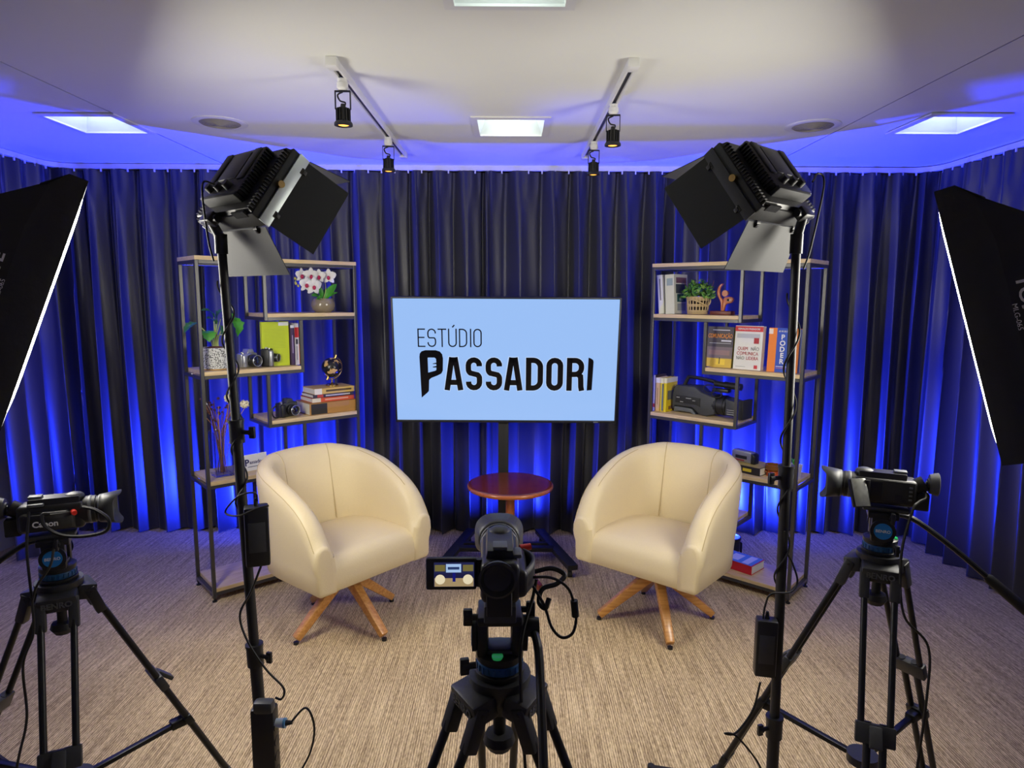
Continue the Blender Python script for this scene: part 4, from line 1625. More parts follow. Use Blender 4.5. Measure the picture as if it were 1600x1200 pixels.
# ------------------------------------------------------------------ camcorders
def camcorder(M, label, lcd, cable=True, logo=None):
    """lens looks along +y, x right, base at z = 0"""
    t = thing('camcorder', label, 'video camera', M, 'camcorders on tripods')
    mb = MB()
    mb.box((0, 0.0, 0.045), (0.066, 0.15, 0.072), 0.012, seg=3)
    mb.box((0.012, -0.01, 0.04), (0.07, 0.115, 0.05), 0.012, seg=3)
    mb.prism([(-0.03, -0.02), (0.03, -0.02), (0.022, 0.02), (-0.022, 0.02)], -0.055, 0.06, M=Matrix.Translation((0, 0.01, 0.075)) @ RX(PI / 2), bev=0.004)
    body = mb.build('body', M_BLKP, t)
    Ly = RX(-PI / 2)
    mb = MB()
    mb.lathe([(0.0001, 0.06), (0.034, 0.06), (0.036, 0.075), (0.036, 0.098), (0.034, 0.10), (0.034, 0.112), (0.031, 0.118), (0.027, 0.114)], 32, M=Matrix.Translation((0, 0, 0.05)) @ Ly)
    lb_ = mb.build('lens_barrel', M_BLK, t)
    mb = MB()
    for yy in (0.082, 0.105):
        mb.lathe([(0.0362, yy), (0.0372, yy + 0.002), (0.0372, yy + 0.006), (0.0362, yy + 0.008)], 32, M=Matrix.Translation((0, 0, 0.05)) @ Ly)
    tag(mb.build('lens_ring', M_GRY, lb_), kind='stuff')
    mb = MB()
    mb.sph((0, 0.108, 0.05), 0.027, (1, 0.25, 1), 20, 8)
    mb.build('lens_glass', M_GLS, lb_)
    # petal hood: flared sleeve
    mb = MB()
    n = 40
    vs, fs = [], []
    for ring, (yy, rx, rz) in enumerate(((0.108, 0.0375, 0.0375), (0.12, 0.041, 0.039), (0.0, 0.0, 0.0))):
        for i in range(n):
            a_ = 2 * PI * i / n
            c_, s_ = math.cos(a_), math.sin(a_)
            if ring < 2:
                x, z, y = rx * c_, rz * s_, yy
            else:
                k = 0.5 + 0.5 * math.cos(2 * a_ + PI)
                x = 0.048 * math.copysign(abs(c_) ** 0.6, c_)
                z = 0.041 * math.copysign(abs(s_) ** 0.6, s_)
                y = 0.142 + 0.016 * k ** 2
            vs.append((x, y, 0.05 + z))
    for r_ in range(2):
        for i in range(n):
            j = (i + 1) % n
            fs.append((r_ * n + i, r_ * n + j, (r_ + 1) * n + j, (r_ + 1) * n + i))
    mb.raw(vs, fs)
    ho = mb.build('lens_hood', M_DGRY, t, smooth=50)
    md = ho.modifiers.new('thickness', 'SOLIDIFY')
    md.thickness = 0.0022
    # rear: viewfinder tube with eyecup, battery
    mb = MB()
    mb.cyl((-0.005, -0.07, 0.062), (-0.005, -0.092, 0.074), 0.02, 0.021, 20)
    vf = mb.build('viewfinder', M_BLKP, t)
    mb = MB()
    mb.lathe([(0.014, 0.004), (0.016, 0.0), (0.025, 0.0), (0.029, -0.012), (0.031, -0.02), (0.027, -0.022), (0.022, -0.012), (0.014, -0.008)], 24, M=Matrix.Translation((-0.005, -0.102, 0.074)) @ RX(PI / 2) @ RX(PI))
    mb.build('eyecup', mat('grey_rubber', (0.035, 0.036, 0.038), 0.5, 0, 0.15), vf)
    mb = MB()
    mb.box((-0.005, -0.0965, 0.074), (0.02, 0.003, 0.015), 0.001)
    mb.build('eyepiece_frame', M_GRY, vf)
    mb = MB()
    mb.lathe([(0.0001, 0), (0.014, 0)], 20, M=Matrix.Translation((-0.005, -0.0945, 0.074)) @ RX(PI / 2))
    mb.build('eyepiece', M_GLS, vf)
    mb = MB()
    mb.box((-0.002, -0.086, 0.025), (0.042, 0.036, 0.046), 0.004)
    bt_ = mb.build('battery', M_BLKM, t)
    # top: shoe, zoom rocker, mic bumps
    mb = MB()
    mb.box((0, -0.035, 0.098), (0.024, 0.03, 0.006), 0.001)
    mb.build('accessory_shoe', M_GRY, t)
    mb = MB()
    mb.box((0.03, -0.03, 0.083), (0.014, 0.036, 0.008), 0.003)
    mb.build('zoom_rocker', M_GRY, t)
    mb = MB()
    mb.sph((0, 0.05, 0.09), 0.02, (1.1, 1.2, 0.6), 16, 8)
    mb.build('microphone', M_DGRY, t)
    # grip strap on the right side
    mb = MB()
    def st(u, v):
        a_ = PI * u
        return (0.04 + 0.022 * math.sin(a_), 0.055 - 0.115 * u, 0.018 + 0.042 * v + 0.004 * math.sin(a_))
    mb.grid(st, 14, 3)
    sp_ = mb.build('hand_strap', M_FAB, t)
    md = sp_.modifiers.new('thickness', 'SOLIDIFY')
    md.thickness = 0.005
    if logo:
        text(logo, 0.021, M_PRW, sp_, Matrix.Translation((0.0655, -0.005, 0.041)) @ RZ(PI / 2) @ RX(PI / 2), 'lettering', bold=0.0006)
    # lcd
    if lcd == 'open':
        Q = Matrix.Translation((-0.036, -0.038, 0.052)) @ RX(-0.05)
        b_ = MB()
        b_.cyl((-0.036, -0.038, 0.028), (-0.036, -0.038, 0.076), 0.006, n=12)
        b_.build('lcd_hinge', M_BLK, t)
        b_ = MB()
        b_.M = Q
        b_.box((-0.047, -0.004, 0), (0.086, 0.012, 0.056), 0.004)
        pn = b_.build('lcd_panel', M_BLKP, t)
        b_ = MB()
        b_.M = Q
        b_.box((-0.042, -0.0105, 0), (0.068, 0.001, 0.042))
        sc = b_.build('lcd_screen', mat('lcd_dark', (0.01, 0.01, 0.014), 0.15, 0, 0, emit=srgb(40, 44, 90), es=0.6), pn, smooth=0)
        def patch(x0, x1, z0, z1, col, k=0):
            nm = 'lcd_%d_%d_%d' % tuple(int(255 * c_) for c_ in col)
            q = MB()
            q.M = Q
            q.box(((x0 + x1) / 2, -0.0111 - 0.00012 * k, (z0 + z1) / 2), (x1 - x0, 0.0004, z1 - z0))
            tag(q.build('screen_image', mat(nm, (0.01, 0.01, 0.01), 0.2, 0, 0, emit=col, es=0.75), sc, smooth=0), kind='stuff')
        fl = srgb(176, 152, 110)
        patch(-0.075, -0.009, -0.0205, -0.006, fl)
        patch(-0.075, -0.009, -0.006, 0.002, srgb(30, 30, 70))
        patch(-0.0555, -0.030, 0.004, 0.0185, srgb(176, 208, 250), 1)
        patch(-0.0525, -0.033, 0.009, 0.0135, srgb(40, 60, 110), 2)
        for (xa, xb) in ((-0.0745, -0.057), (-0.027, -0.0095)):
            patch(xa, xb, 0.006, 0.017, srgb(120, 110, 60), 1)
        for cx_ in (-0.0655, -0.0185):
            q = MB()
            q.M = Q @ Matrix.Translation((cx_, -0.0117, -0.008)) @ RX(PI / 2)
            q.lathe([(0.0001, 0.0005), (0.0085, 0.0005), (0.0085, 0)], 16)
            tag(q.build('screen_image', mat('lcd_chair', (0.01, 0.01, 0.01), 0.2, 0, 0, emit=srgb(240, 226, 190), es=0.8), sc, smooth=0), kind='stuff')
        patch(-0.0445, -0.0395, -0.012, 0.003, srgb(20, 24, 120), 3)
    elif lcd == 'folded':
        Q = Matrix.Translation((-0.036, 0.06, 0.035)) @ RZ(0.5) @ RY(0.45)
        b_ = MB()
        b_.M = Q
        b_.box((-0.016, 0.012, 0.0), (0.012, 0.05, 0.078), 0.005)
        pn = b_.build('lcd_panel', M_BLKP, t)
        b_ = MB()
        b_.M = Q
        b_.box((-0.0226, 0.012, 0.0), (0.0012, 0.04, 0.074), 0.0004)
        b_.build('lcd_screen', mat('lcd_glass', (0.35, 0.36, 0.33), 0.15, 0.6, 0.5, 60), pn)
        b_ = MB()
        b_.cyl((-0.034, 0.045, 0.02), (-0.034, 0.045, 0.075), 0.008, n=12)
        b_.build('lcd_hinge', M_BLK, t)
    if lcd != 'open':
        b_ = MB()
        b_.box((-0.0345, -0.03, 0.05), (0.003, 0.075, 0.055), 0.001)
        pnl = b_.build('side_panel', M_BLKM, t)
        for k in range(4):
            b_ = MB()
            b_.box((-0.0365, -0.058, 0.032 + k * 0.011), (0.002, 0.008, 0.005), 0.0006)
            b_.build('button', M_GRY, pnl)
        b_ = MB()
        b_.box((-0.0365, -0.03, 0.032), (0.0015, 0.018, 0.02), 0.0006)
        b_.build('port_cover', M_BLK, pnl)
    if cable:
        b_ = MB()
        b_.cyl((0.038, 0.052, 0.058), (0.058, 0.058, 0.06), 0.0075, 0.006, 12)
        b_.build('red_plug', M_RED, t)
    return t


# centre
TC = Vector((-0.02, 1.12, 0))
tc, Hc = tripod(TC, 0.928, 0.03, [math.radians(a) for a in (92, 212, -28)], 0.46, 'black video tripod in the middle foreground, cut off by the bottom edge',
                [(0.058, -0.01, 0.09), (0.066, -0.06, 0.07), (0.066, -0.15, 0.0), (0.064, -0.24, -0.075)], True, 0.02)
cc = camcorder(Matrix.Translation((TC.x, TC.y, 0)) @ Hc @ Matrix.Translation((0, 0.0, 0.1325 + 0.02)), 'black camcorder with flip-out screen showing the set, middle foreground', 'open')
bpy.context.view_layer.update()
Yc = 1.12
world_cable([aty(836, 893, Yc + 0.02), aty(862, 888, Yc + 0.01), aty(882, 898, Yc), aty(870, 912, Yc - 0.01), aty(848, 920, Yc - 0.01), aty(842, 940, Yc - 0.02), aty(852, 950, Yc - 0.03), aty(858, 935, Yc - 0.02)], 0.0045, cc)
world_cable([aty(825, 902, Yc - 0.02), aty(862, 903, Yc - 0.03), aty(888, 920, Yc - 0.04), aty(898, 950, Yc - 0.04), aty(900, 970, Yc - 0.04), aty(894, 990, Yc - 0.04), aty(878, 996, Yc - 0.04), aty(862, 980, Yc - 0.04), aty(850, 945, Yc - 0.03), aty(832, 915, Yc - 0.02)], 0.0026, cc)
cw = aty(898, 950, Yc - 0.04)
mb = MB()
Mi = cc.matrix_world.inverted()
mb.cyl(Mi @ aty(897, 938, Yc - 0.04), Mi @ aty(899, 963, Yc - 0.04), 0.0065, n=12)
mb.build('ferrite_bead', M_RUB, cc)
world_cable([aty(838, 905, Yc), aty(832, 935, Yc - 0.01), aty(815, 1000, Yc - 0.05), aty(814, 1080, Yc - 0.06), aty(822, 1220, Yc - 0.06)], 0.003, cc)
# right
TRp = Vector((1.015, 1.75, 0))
yawR = math.radians(66)
tr_, Hr = tripod(TRp, 0.908, yawR, [math.radians(a) for a in (-114, 136, 32)], 0.43, 'black video tripod with blue badge, right of the right light stand',
                 [(0.05, -0.03, 0.096), (0.05, -0.08, 0.09), (0.06, -0.18, 0.02), (0.066, -0.27, -0.055)], True)
cr_ = camcorder(Matrix.Translation((TRp.x, TRp.y, 0)) @ Hr @ Matrix.Translation((0, 0.0, 0.1325)), 'black camcorder pointing left, screen folded forward, on the right tripod', 'folded')
bpy.context.view_layer.update()
world_cable([aty(1444, 765, 1.7), aty(1447, 778, 1.68), aty(1435, 785, 1.67), aty(1425, 800, 1.66), aty(1408, 870, 1.66), aty(1412, 960, 1.66), aty(1450, 1010, 1.66), aty(1448, 1090, 1.66), aty(1430, 1220, 1.66)], 0.0035, cr_)
# left
TLp = Vector((-1.205, 1.68, 0))
yawL = -math.radians(66)
tl_, Hl = tripod(TLp, 0.848, yawL, [math.radians(a) for a in (-62, 175, 46)], 0.43, 'black video tripod with blue badge, at the left edge of the picture',
                 [(-0.05, -0.03, 0.096), (-0.05, -0.08, 0.09), (-0.06, -0.18, 0.02), (-0.066, -0.27, -0.055)], True)
cl_ = camcorder(Matrix.Translation((TLp.x, TLp.y, 0)) @ Hl @ Matrix.Translation((0, 0.0, 0.1325)), 'black camcorder pointing right with red plugged cable, on the left tripod', 'closed', logo='Canon')
bpy.context.view_layer.update()
world_cable([aty(130, 792, 1.62), aty(150, 797, 1.60), aty(170, 812, 1.58), aty(165, 830, 1.57), aty(130, 838, 1.56), aty(95, 836, 1.56), aty(70, 822, 1.57), aty(66, 805, 1.58), aty(78, 803, 1.59)], 0.0045, cl_)
world_cable([aty(45, 800, 1.6), aty(42, 860, 1.56), aty(50, 940, 1.55), aty(52, 990, 1.55), aty(36, 1040, 1.56), aty(42, 1120, 1.56), aty(30, 1180, 1.56), aty(20, 1230, 1.56)], 0.0032, cl_)
world_cable([aty(84, 858, 1.58), aty(78, 885, 1.56), aty(58, 915, 1.55), aty(50, 940, 1.55)], 0.003, cl_)

# ------------------------------------------------------------------ things on the shelves
def cmat(r, g, b, rough=0.5):
    return mat('cover_%d_%d_%d' % (r, g, b), srgb(r, g, b), rough, 0, 0.04, 50)


def book(M, t_, h, d, cover, label, group=None, pages=None, spine=None, name='book', decals=(), texts=()):
    """standing book: thickness along x, spine at -y, height z. decals: (face, u0, u1, v0, v1, material); u, v are 0..1 on the face"""
    t = thing(name, label, 'book', M, group)
    c = 0.0022
    mb = MB()
    mb.box((-t_ / 2 + c / 2, d / 2, h / 2), (c, d, h), 0.0005, seg=1)
    mb.box((t_ / 2 - c / 2, d / 2, h / 2), (c, d, h), 0.0005, seg=1)
    mb.box((0, c / 2, h / 2), (t_, c, h), 0.0006, mi=1, seg=1)
    cv = mb.build('cover', [cover, spine or cover], t, smooth=0)
    mb = MB()
    mb.box((0, d / 2 - 0.0005, h / 2), (t_ - 2 * c, d - 0.006, h - 0.006))
    for k in range(int(max(2, t_ / 0.005))):
        x = -t_ / 2 + c + (k + 0.5) * (t_ - 2 * c) / int(max(2, t_ / 0.005))
        mb.box((x, d / 2, h / 2), (0.0012, d - 0.0045, h - 0.0045))
    mb.build('pages', pages or M_PAGE, t, smooth=0)
    def frame(face):
        e = 0.0006
        if face == 'spine':
            return Matrix.Translation((-t_ / 2, -e, 0)) @ RX(PI / 2), t_, h
        if face == 'right':
            return Matrix.Translation((t_ / 2 + e, 0, 0)) @ RZ(PI / 2) @ RX(PI / 2), d, h
        return Matrix.Translation((-t_ / 2 - e, d, 0)) @ RZ(-PI / 2) @ RX(PI / 2), d, h
    for i, (face, u0, u1, v0, v1, m) in enumerate(decals):
        Fm, fw, fh = frame(face)
        mb = MB()
        mb.M = Fm
        z = 0.00012 * i
        mb.box(((u0 + u1) / 2 * fw, (v0 + v1) / 2 * fh, z), ((u1 - u0) * fw, (v1 - v0) * fh, 0.0008))
        mb.build('printed_panel', m, cv, smooth=0)
    for (face, s, u, v, size, m, xs, rot, bold) in texts:
        Fm, fw, fh = frame(face)
        text(s, size, m, cv, Fm @ Matrix.Translation((u * fw, v * fh, 0.0016)) @ RZ(rot), xs=xs, bold=bold)
    return t


FACE = -PI / 2 + 0.0     # turn a book so its right cover faces the viewer


def face_book(side, x0, y, z, w, h, t_, *a, lean=0.0, rot=0.0, **k):
    """book standing with its front cover to the viewer; spine at the viewer's left"""
    M = SM(side, x0, y, z) @ RZ(rot) @ RX(-lean) @ Matrix.Translation((0, t_ / 2, 0)) @ RZ(-PI / 2)
    return book(M, t_, h, w, *a, **k)


def flat_book(side, x0, y, z, L, t_, d, *a, rot=0.0, **k):
    """book lying flat, spine to the viewer, length L along x starting at x0"""
    M = SM(side, x0, y, z) @ RZ(rot) @ Matrix.Translation((0, 0, t_ / 2)) @ RY(PI / 2)
    return book(M, t_, L, d, *a, **k)


Y2 = 0.055
# --- left unit, middle board: books
z = ZS[4] + 0.0005
lime = cmat(190, 208, 20)
dl = [('right', 0.62, 0.98, 0.91, 0.985, cmat(225, 228, 225))] + [('right', 0.1, 0.85, 0.83 - 0.035 * k, 0.835 - 0.035 * k, cmat(150, 168, 20)) for k in range(13)]
face_book('L', 0.342, 0.075, z, 0.152, 0.242, 0.022, lime, 'lime green book turned back cover out on the left shelf unit', 'books on the left shelf unit', decals=dl, spine=cmat(204, 216, 40))
grp = 'books on the left shelf unit'
book(SM('L', 0.508, 0.06, z), 0.022, 0.222, 0.15, cmat(62, 36, 74), 'dark purple paperback standing beside the lime green book', grp,
     decals=[('spine', 0.35, 0.62, 0.3, 0.75, cmat(150, 130, 165)), ('spine', 0.0, 1.0, 0.93, 1.0, cmat(220, 220, 215))])
book(SM('L', 0.532, 0.06, z), 0.023, 0.232, 0.15, cmat(228, 224, 208), 'cream paperback with red top of spine, between purple and black books', grp,
     decals=[('spine', 0, 1, 0.66, 0.9, cmat(205, 42, 36)), ('spine', 0.25, 0.75, 0.5, 0.62, cmat(60, 60, 60)), ('spine', 0.35, 0.6, 0.12, 0.45, cmat(176, 172, 160))])
book(SM('L', 0.5535, 0.062, z), 0.018, 0.21, 0.15, cmat(40, 40, 46), 'black and orange spined paperback, last standing on the left unit', grp,
     decals=[('spine', 0, 1, 0.02, 0.55, cmat(216, 104, 56)), ('spine', 0.3, 0.7, 0.6, 0.92, cmat(150, 150, 150))])

# --- small cameras
def still_camera(M, label, bodym, grip, size=(0.11, 0.045, 0.075), lens=(0.03, 0.05), hump=True):
    """lens looks along -y; base at z = 0"""
    w, d, h = size
    t = thing('still_camera', label, 'camera', M, 'old cameras on the left shelf unit')
    mb = MB()
    mb.box((0, 0, h / 2), (w, d, h), 0.008, seg=3)
    body = mb.build('body', bodym, t)
    mb = MB()
    mb.box((-w / 2 + 0.014, -d / 2 - 0.006, h * 0.47), (0.03, 0.022, h * 0.9), 0.008, seg=3)
    mb.build('grip', grip, t)
    if hump:
        mb = MB()
        mb.prism([(-0.024, 0), (0.024, 0), (0.014, 0.024), (-0.014, 0.024)], -d / 2, d / 2, M=Matrix.Translation((0.008, 0, h - 0.003)) @ RX(PI / 2), bev=0.003)
        mb.build('viewfinder_hump', bodym, t)
    mb = MB()
    R_, L_ = lens
    Q = Matrix.Translation((0.01, -d / 2 + 0.002, h * 0.48)) @ RX(PI / 2)
    mb.lathe([(0.0001, 0), (R_, 0), (R_, L_ * 0.4), (R_ * 0.93, L_ * 0.42), (R_ * 0.93, L_ * 0.9), (R_ * 0.87, L_), (R_ * 0.7, L_ * 0.93)], 28, M=Q)
    lb_ = mb.build('lens_barrel', M_BLKP, t)
    mb = MB()
    mb.tube([Q @ Vector((R_ * 0.88 * math.cos(k * PI / 14), R_ * 0.88 * math.sin(k * PI / 14), L_)) for k in range(28)], 0.0022, 6, closed=True)
    mb.build('lens_ring', M_SIL, lb_)
    mb = MB()
    mb.sph((0, 0, 0), R_ * 0.72, (1, 1, 0.25), 20, 8, M=Q @ Matrix.Translation((0, 0, L_ * 0.86)))
    mb.build('lens_glass', M_GLS, lb_)
    mb = MB()
    mb.cyl((-w / 2 + 0.022, 0, h - 0.002), (-w / 2 + 0.022, 0, h + 0.007), 0.009, n=16)
    mb.build('mode_dial', M_SIL, t)
    mb = MB()
    mb.cyl((-w / 2 + 0.01, -d / 2 + 0.002, h - 0.004), (-w / 2 + 0.01, -d / 2 + 0.002, h + 0.004), 0.006, n=12)
    mb.build('shutter_button', M_CHR, t)
    return t


still_camera(SM('L', 0.268, 0.10, z, 0.35), 'silver camera with a wide lens, beside the speckled plant pot', M_SIL, M_SIL, (0.105, 0.045, 0.078), (0.033, 0.05))
still_camera(SM('L', 0.375, 0.085, z, 0.75), 'black and silver compact camcorder style camera in front of the lime book', M_BLKP, M_SIL, (0.075, 0.05, 0.098), (0.024, 0.034), hump=False)
z4 = ZS[3] + 0.0005
still_camera(SM('L', 0.47, 0.09, z4, 0.25), 'black reflex camera with strap beside the big brown book', M_DGRY, M_BLKP, (0.118, 0.05, 0.08), (0.031, 0.045))
ct = bpy.data.objects['still_camera.002']
world = None
mb = MB()
mb.tube(smooth_path([(-0.055, 0.01, 0.07), (-0.075, 0.02, 0.05), (-0.085, 0.01, 0.02), (-0.09, -0.015, 0.006), (-0.07, -0.02, 0.005)], 6), 0.004, 6)
mb.build('strap', M_FAB, ct)

# --- left unit, fourth board: lying books and globe
flat_book('L', 0.575, 0.02, z4, 0.295, 0.066, 0.19, cmat(176, 128, 62), 'thick tan hardback lying flat under the pile of books', grp, rot=0.0, decals=[('spine', 0.06, 0.96, 0.03, 0.36, cmat(34, 30, 28))])
zz = z4 + 0.0665
flat_book('L', 0.60, 0.04, zz, 0.265, 0.026, 0.16, cmat(212, 84, 52), 'orange red paperback lying on the thick tan hardback', grp, decals=[('spine', 0.05, 0.95, 0.0, 0.2, cmat(222, 214, 200)), ('spine', 0.35, 0.65, 0.3, 0.85, cmat(230, 170, 150))])
flat_book('L', 0.605, 0.035, zz + 0.0265, 0.255, 0.02, 0.16, cmat(52, 46, 62), 'dark slim paperback in the middle of the lying pile', grp, decals=[('spine', 0.3, 0.7, 0.3, 0.9, cmat(190, 185, 190)), ('spine', 0.1, 0.9, 0.1, 0.24, cmat(190, 60, 50))])
flat_book('L', 0.612, 0.03, zz + 0.047, 0.25, 0.033, 0.165, cmat(214, 178, 92), 'pale yellow paperback on top of the lying pile, under the globe', grp, decals=[('spine', 0.0, 1.0, 0.0, 0.18, cmat(230, 224, 205)), ('spine', 0.3, 0.62, 0.28, 0.92, cmat(84, 66, 30))])
zg = zz + 0.081
t = thing('desk_globe', 'small black and gold globe standing on the pile of books', 'globe', SM('L', 0.755, 0.1, zg))
mb = MB()
mb.lathe([(0.0001, 0), (0.036, 0), (0.036, 0.006), (0.03, 0.012), (0.012, 0.014), (0.0055, 0.02), (0.0055, 0.045)], 24)
mb.build('base', M_GOLD, t)
m = mat('globe_black_gold', (0.012, 0.012, 0.014), 0.25, 0, 0)
nt = m.node_tree
nz_ = nt.nodes.new('ShaderNodeTexNoise')
nz_.inputs['Scale'].default_value = 22
nz_.inputs['Detail'].default_value = 5
cr = nt.nodes.new('ShaderNodeValToRGB')
cr.color_ramp.elements[0].position = 0.56
cr.color_ramp.elements[1].position = 0.59
cr.color_ramp.elements[0].color = (0.012, 0.012, 0.014, 1)
cr.color_ramp.elements[1].color = (0.65, 0.42, 0.16, 1)
tcn = nt.nodes.new('ShaderNodeTexCoord')
nt.links.new(tcn.outputs['Object'], nz_.inputs['Vector'])
nt.links.new(nz_.outputs['Fac'], cr.inputs[0])
nt.links.new(cr.outputs[0], nt.nodes['Principled BSDF'].inputs['Base Color'])
mb = MB()
mb.sph((0, 0, 0.108), 0.058, nu=32, nv=20)
mb.build('sphere', m, t)
ax = Vector((0.4, 0, 0.917)).normalized()
px_ = Vector((ax.z, 0, -ax.x))
mb = MB()
mb.tube([Vector((0, 0, 0.108)) + (ax * math.cos(a_) + px_ * math.sin(a_)) * 0.067 for a_ in [math.pi * k / 20 for k in range(21)]], 0.0028, 8)
mb.build('meridian_arc', M_GOLD, t)
for s_ in (-1, 1):
    mb = MB()
    mb.cyl(Vector((0, 0, 0.108)) + ax * s_ * 0.057, Vector((0, 0, 0.108)) + ax * s_ * 0.078, 0.0075, n=12)
    mb.build('axis_knob', M_GOLD, t)

# --- plants
M_LEAF = mat('plant_leaf', srgb(70, 150, 48), 0.4, 0, 0.35, 25)
M_LEAF2 = mat('plant_leaf_dark', srgb(50, 104, 62), 0.4, 0, 0.3, 25)
M_STEM = mat('plant_stem', srgb(170, 184, 110), 0.5, 0, 0.1)
M_BRN = mat('plant_soil', srgb(104, 62, 36), 0.9, 0, 0.4, 60, bump=0.5)


def leaf(base, tip, width, up, m, parent, droop=0.25, name='leaf', n=8, split=False):
    base, tip = Vector(base), Vector(tip)
    ln = (tip - base).length
    d = (tip - base).normalized()
    s = d.cross(Vector(up)).normalized()
    nrm = s.cross(d)
    mb = MB()
    vs, fs = [], []
    for i in range(n + 1):
        u = i / n
        p = base + d * (ln * u) + nrm * (droop * ln * (math.sin(PI * u)))
        ww = width * (math.sin(PI * min(1, u * 0.92 + 0.08)) ** 0.75)
        if split and i % 2:
            ww *= 0.72
        for q in (-1, -0.5, 0, 0.5, 1):
            vs.append(p + s * (ww * q) + nrm * (abs(q) * ww * 0.35))
    for i in range(n):
        for q in range(4):
            fs.append((i * 5 + q, i * 5 + q + 1, i * 5 + 6 + q, i * 5 + 5 + q))
    mb.raw([tuple(v) for v in vs], fs)
    return mb.build(name, m, parent, smooth=60)


t = thing('potted_plant', 'broad leaved plant in a black and white speckled pot', 'potted plant', SM('L', 0.112, 0.12, z))
m = mat('speckled_pot', (0.7, 0.7, 0.68), 0.5, 0, 0)
nt = m.node_tree
vo_ = nt.nodes.new('ShaderNodeTexVoronoi')
vo_.inputs['Scale'].default_value = 150
cr = nt.nodes.new('ShaderNodeValToRGB')
cr.color_ramp.interpolation = 'CONSTANT'
cr.color_ramp.elements[0].color = (0.06, 0.06, 0.06, 1)
cr.color_ramp.elements[1].color = (0.62, 0.63, 0.6, 1)
cr.color_ramp.elements[1].position = 0.42
tcn = nt.nodes.new('ShaderNodeTexCoord')
nt.links.new(tcn.outputs['Object'], vo_.inputs['Vector'])
nt.links.new(vo_.outputs['Distance'], cr.inputs[0])
nt.links.new(cr.outputs[0], nt.nodes['Principled BSDF'].inputs['Base Color'])
mb = MB()
mb.lathe([(0.0001, 0.006), (0.072, 0.006), (0.073, 0.012), (0.074, 0.112), (0.070, 0.114), (0.068, 0.1), (0.0001, 0.098)], 40)
mb.build('pot', m, t)
mb = MB()
mb.lathe([(0.0001, 0), (0.064, 0), (0.066, 0.004), (0.064, 0.0065), (0.0001, 0.0065)], 32)
mb.build('saucer', mat('gold_wood', srgb(206, 160, 90), 0.4), t)
mb = MB()
mb.lathe([(0.068, 0.1), (0.05, 0.112), (0.02, 0.12), (0.0001, 0.121)], 20)
mb.build('soil', M_BRN, t)
for (b0, tip, w_, m_, dr) in (((-0.05, -0.02, 0.20), (-0.045, -0.06, 0.145), 0.034, M_LEAF, 0.25), ((0.0, -0.01, 0.27), (-0.075, -0.04, 0.305), 0.02, M_LEAF2, 0.2), ((0.01, 0.0, 0.235), (-0.05, -0.05, 0.265), 0.02, M_LEAF2, 0.15),
                             ((0.075, 0.0, 0.27), (0.11, -0.02, 0.165), 0.034, M_LEAF, 0.3), ((0.04, 0.01, 0.26), (0.11, -0.03, 0.25), 0.028, M_LEAF, 0.3), ((-0.07, 0.03, 0.24), (-0.14, 0.02, 0.19), 0.02, M_LEAF2, 0.2),
                             ((0.02, 0.0, 0.25), (0.05, -0.03, 0.31), 0.024, M_LEAF2, 0.2), ((0.035, -0.02, 0.18), (0.02, -0.05, 0.23), 0.026, M_LEAF2, 0.2)):
    lf = leaf(b0, tip, w_ * 1.25, (0, -0.4, 1), m_, t, dr, split=True)
    mb = MB()
    mb.tube(smooth_path([(0.004 + b0[0] * 0.15, 0, 0.112), (b0[0] * 0.3, b0[1] * 0.5, 0.17), b0], 6), [0.0045 - 0.0002 * k for k in range(13)], 6)
    mb.build('stalk', M_STEM, lf)

t = thing('orchid', 'white orchid in a round taupe pot on the top left shelf', 'potted plant', SM('L', 0.724, 0.12, ZS[5] + 0.0005))
mb = MB()
mb.lathe([(0.0001, 0), (0.042, 0), (0.058, 0.012), (0.069, 0.035), (0.067, 0.058), (0.058, 0.076), (0.054, 0.08), (0.05, 0.076), (0.055, 0.06), (0.0001, 0.06)], 36)
mb.build('pot', mat('taupe_ceramic', srgb(140, 128, 106), 0.2, 0, 0.04, coat=0.6), t)
for (b0, tip, w_, m_) in (((-0.01, 0, 0.07), (-0.085, -0.03, 0.095), 0.026, M_LEAF), ((-0.01, 0, 0.07), (-0.035, 0.0, 0.165), 0.017, M_LEAF), ((0.01, 0, 0.07), (0.09, 0.0, 0.165), 0.022, M_LEAF), ((0.01, 0.0, 0.07), (0.08, -0.03, 0.115), 0.012, M_LEAF), ((0.0, 0.02, 0.07), (0.05, 0.02, 0.14), 0.02, M_LEAF2), ((0.0, -0.02, 0.07), (-0.06, -0.045, 0.075), 0.02, M_LEAF)):
    leaf(b0, tip, w_, (0, -0.6, 0.8), m_, t, 0.1)
mb = MB()
mb.tube(smooth_path([(0.0, 0, 0.07), (0.018, 0, 0.12), (0.012, -0.005, 0.18), (-0.02, -0.01, 0.215), (-0.08, -0.015, 0.225), (-0.15, -0.02, 0.20), (-0.175, -0.02, 0.165)], 6), 0.0025, 6)
st_ = mb.build('flower_stem', M_STEM, t)
M_PET = mat('orchid_petal', srgb(232, 232, 230), 0.6, 0, 0.03)
M_MAG = mat('orchid_lip', srgb(176, 30, 80), 0.5, 0, 0.15)
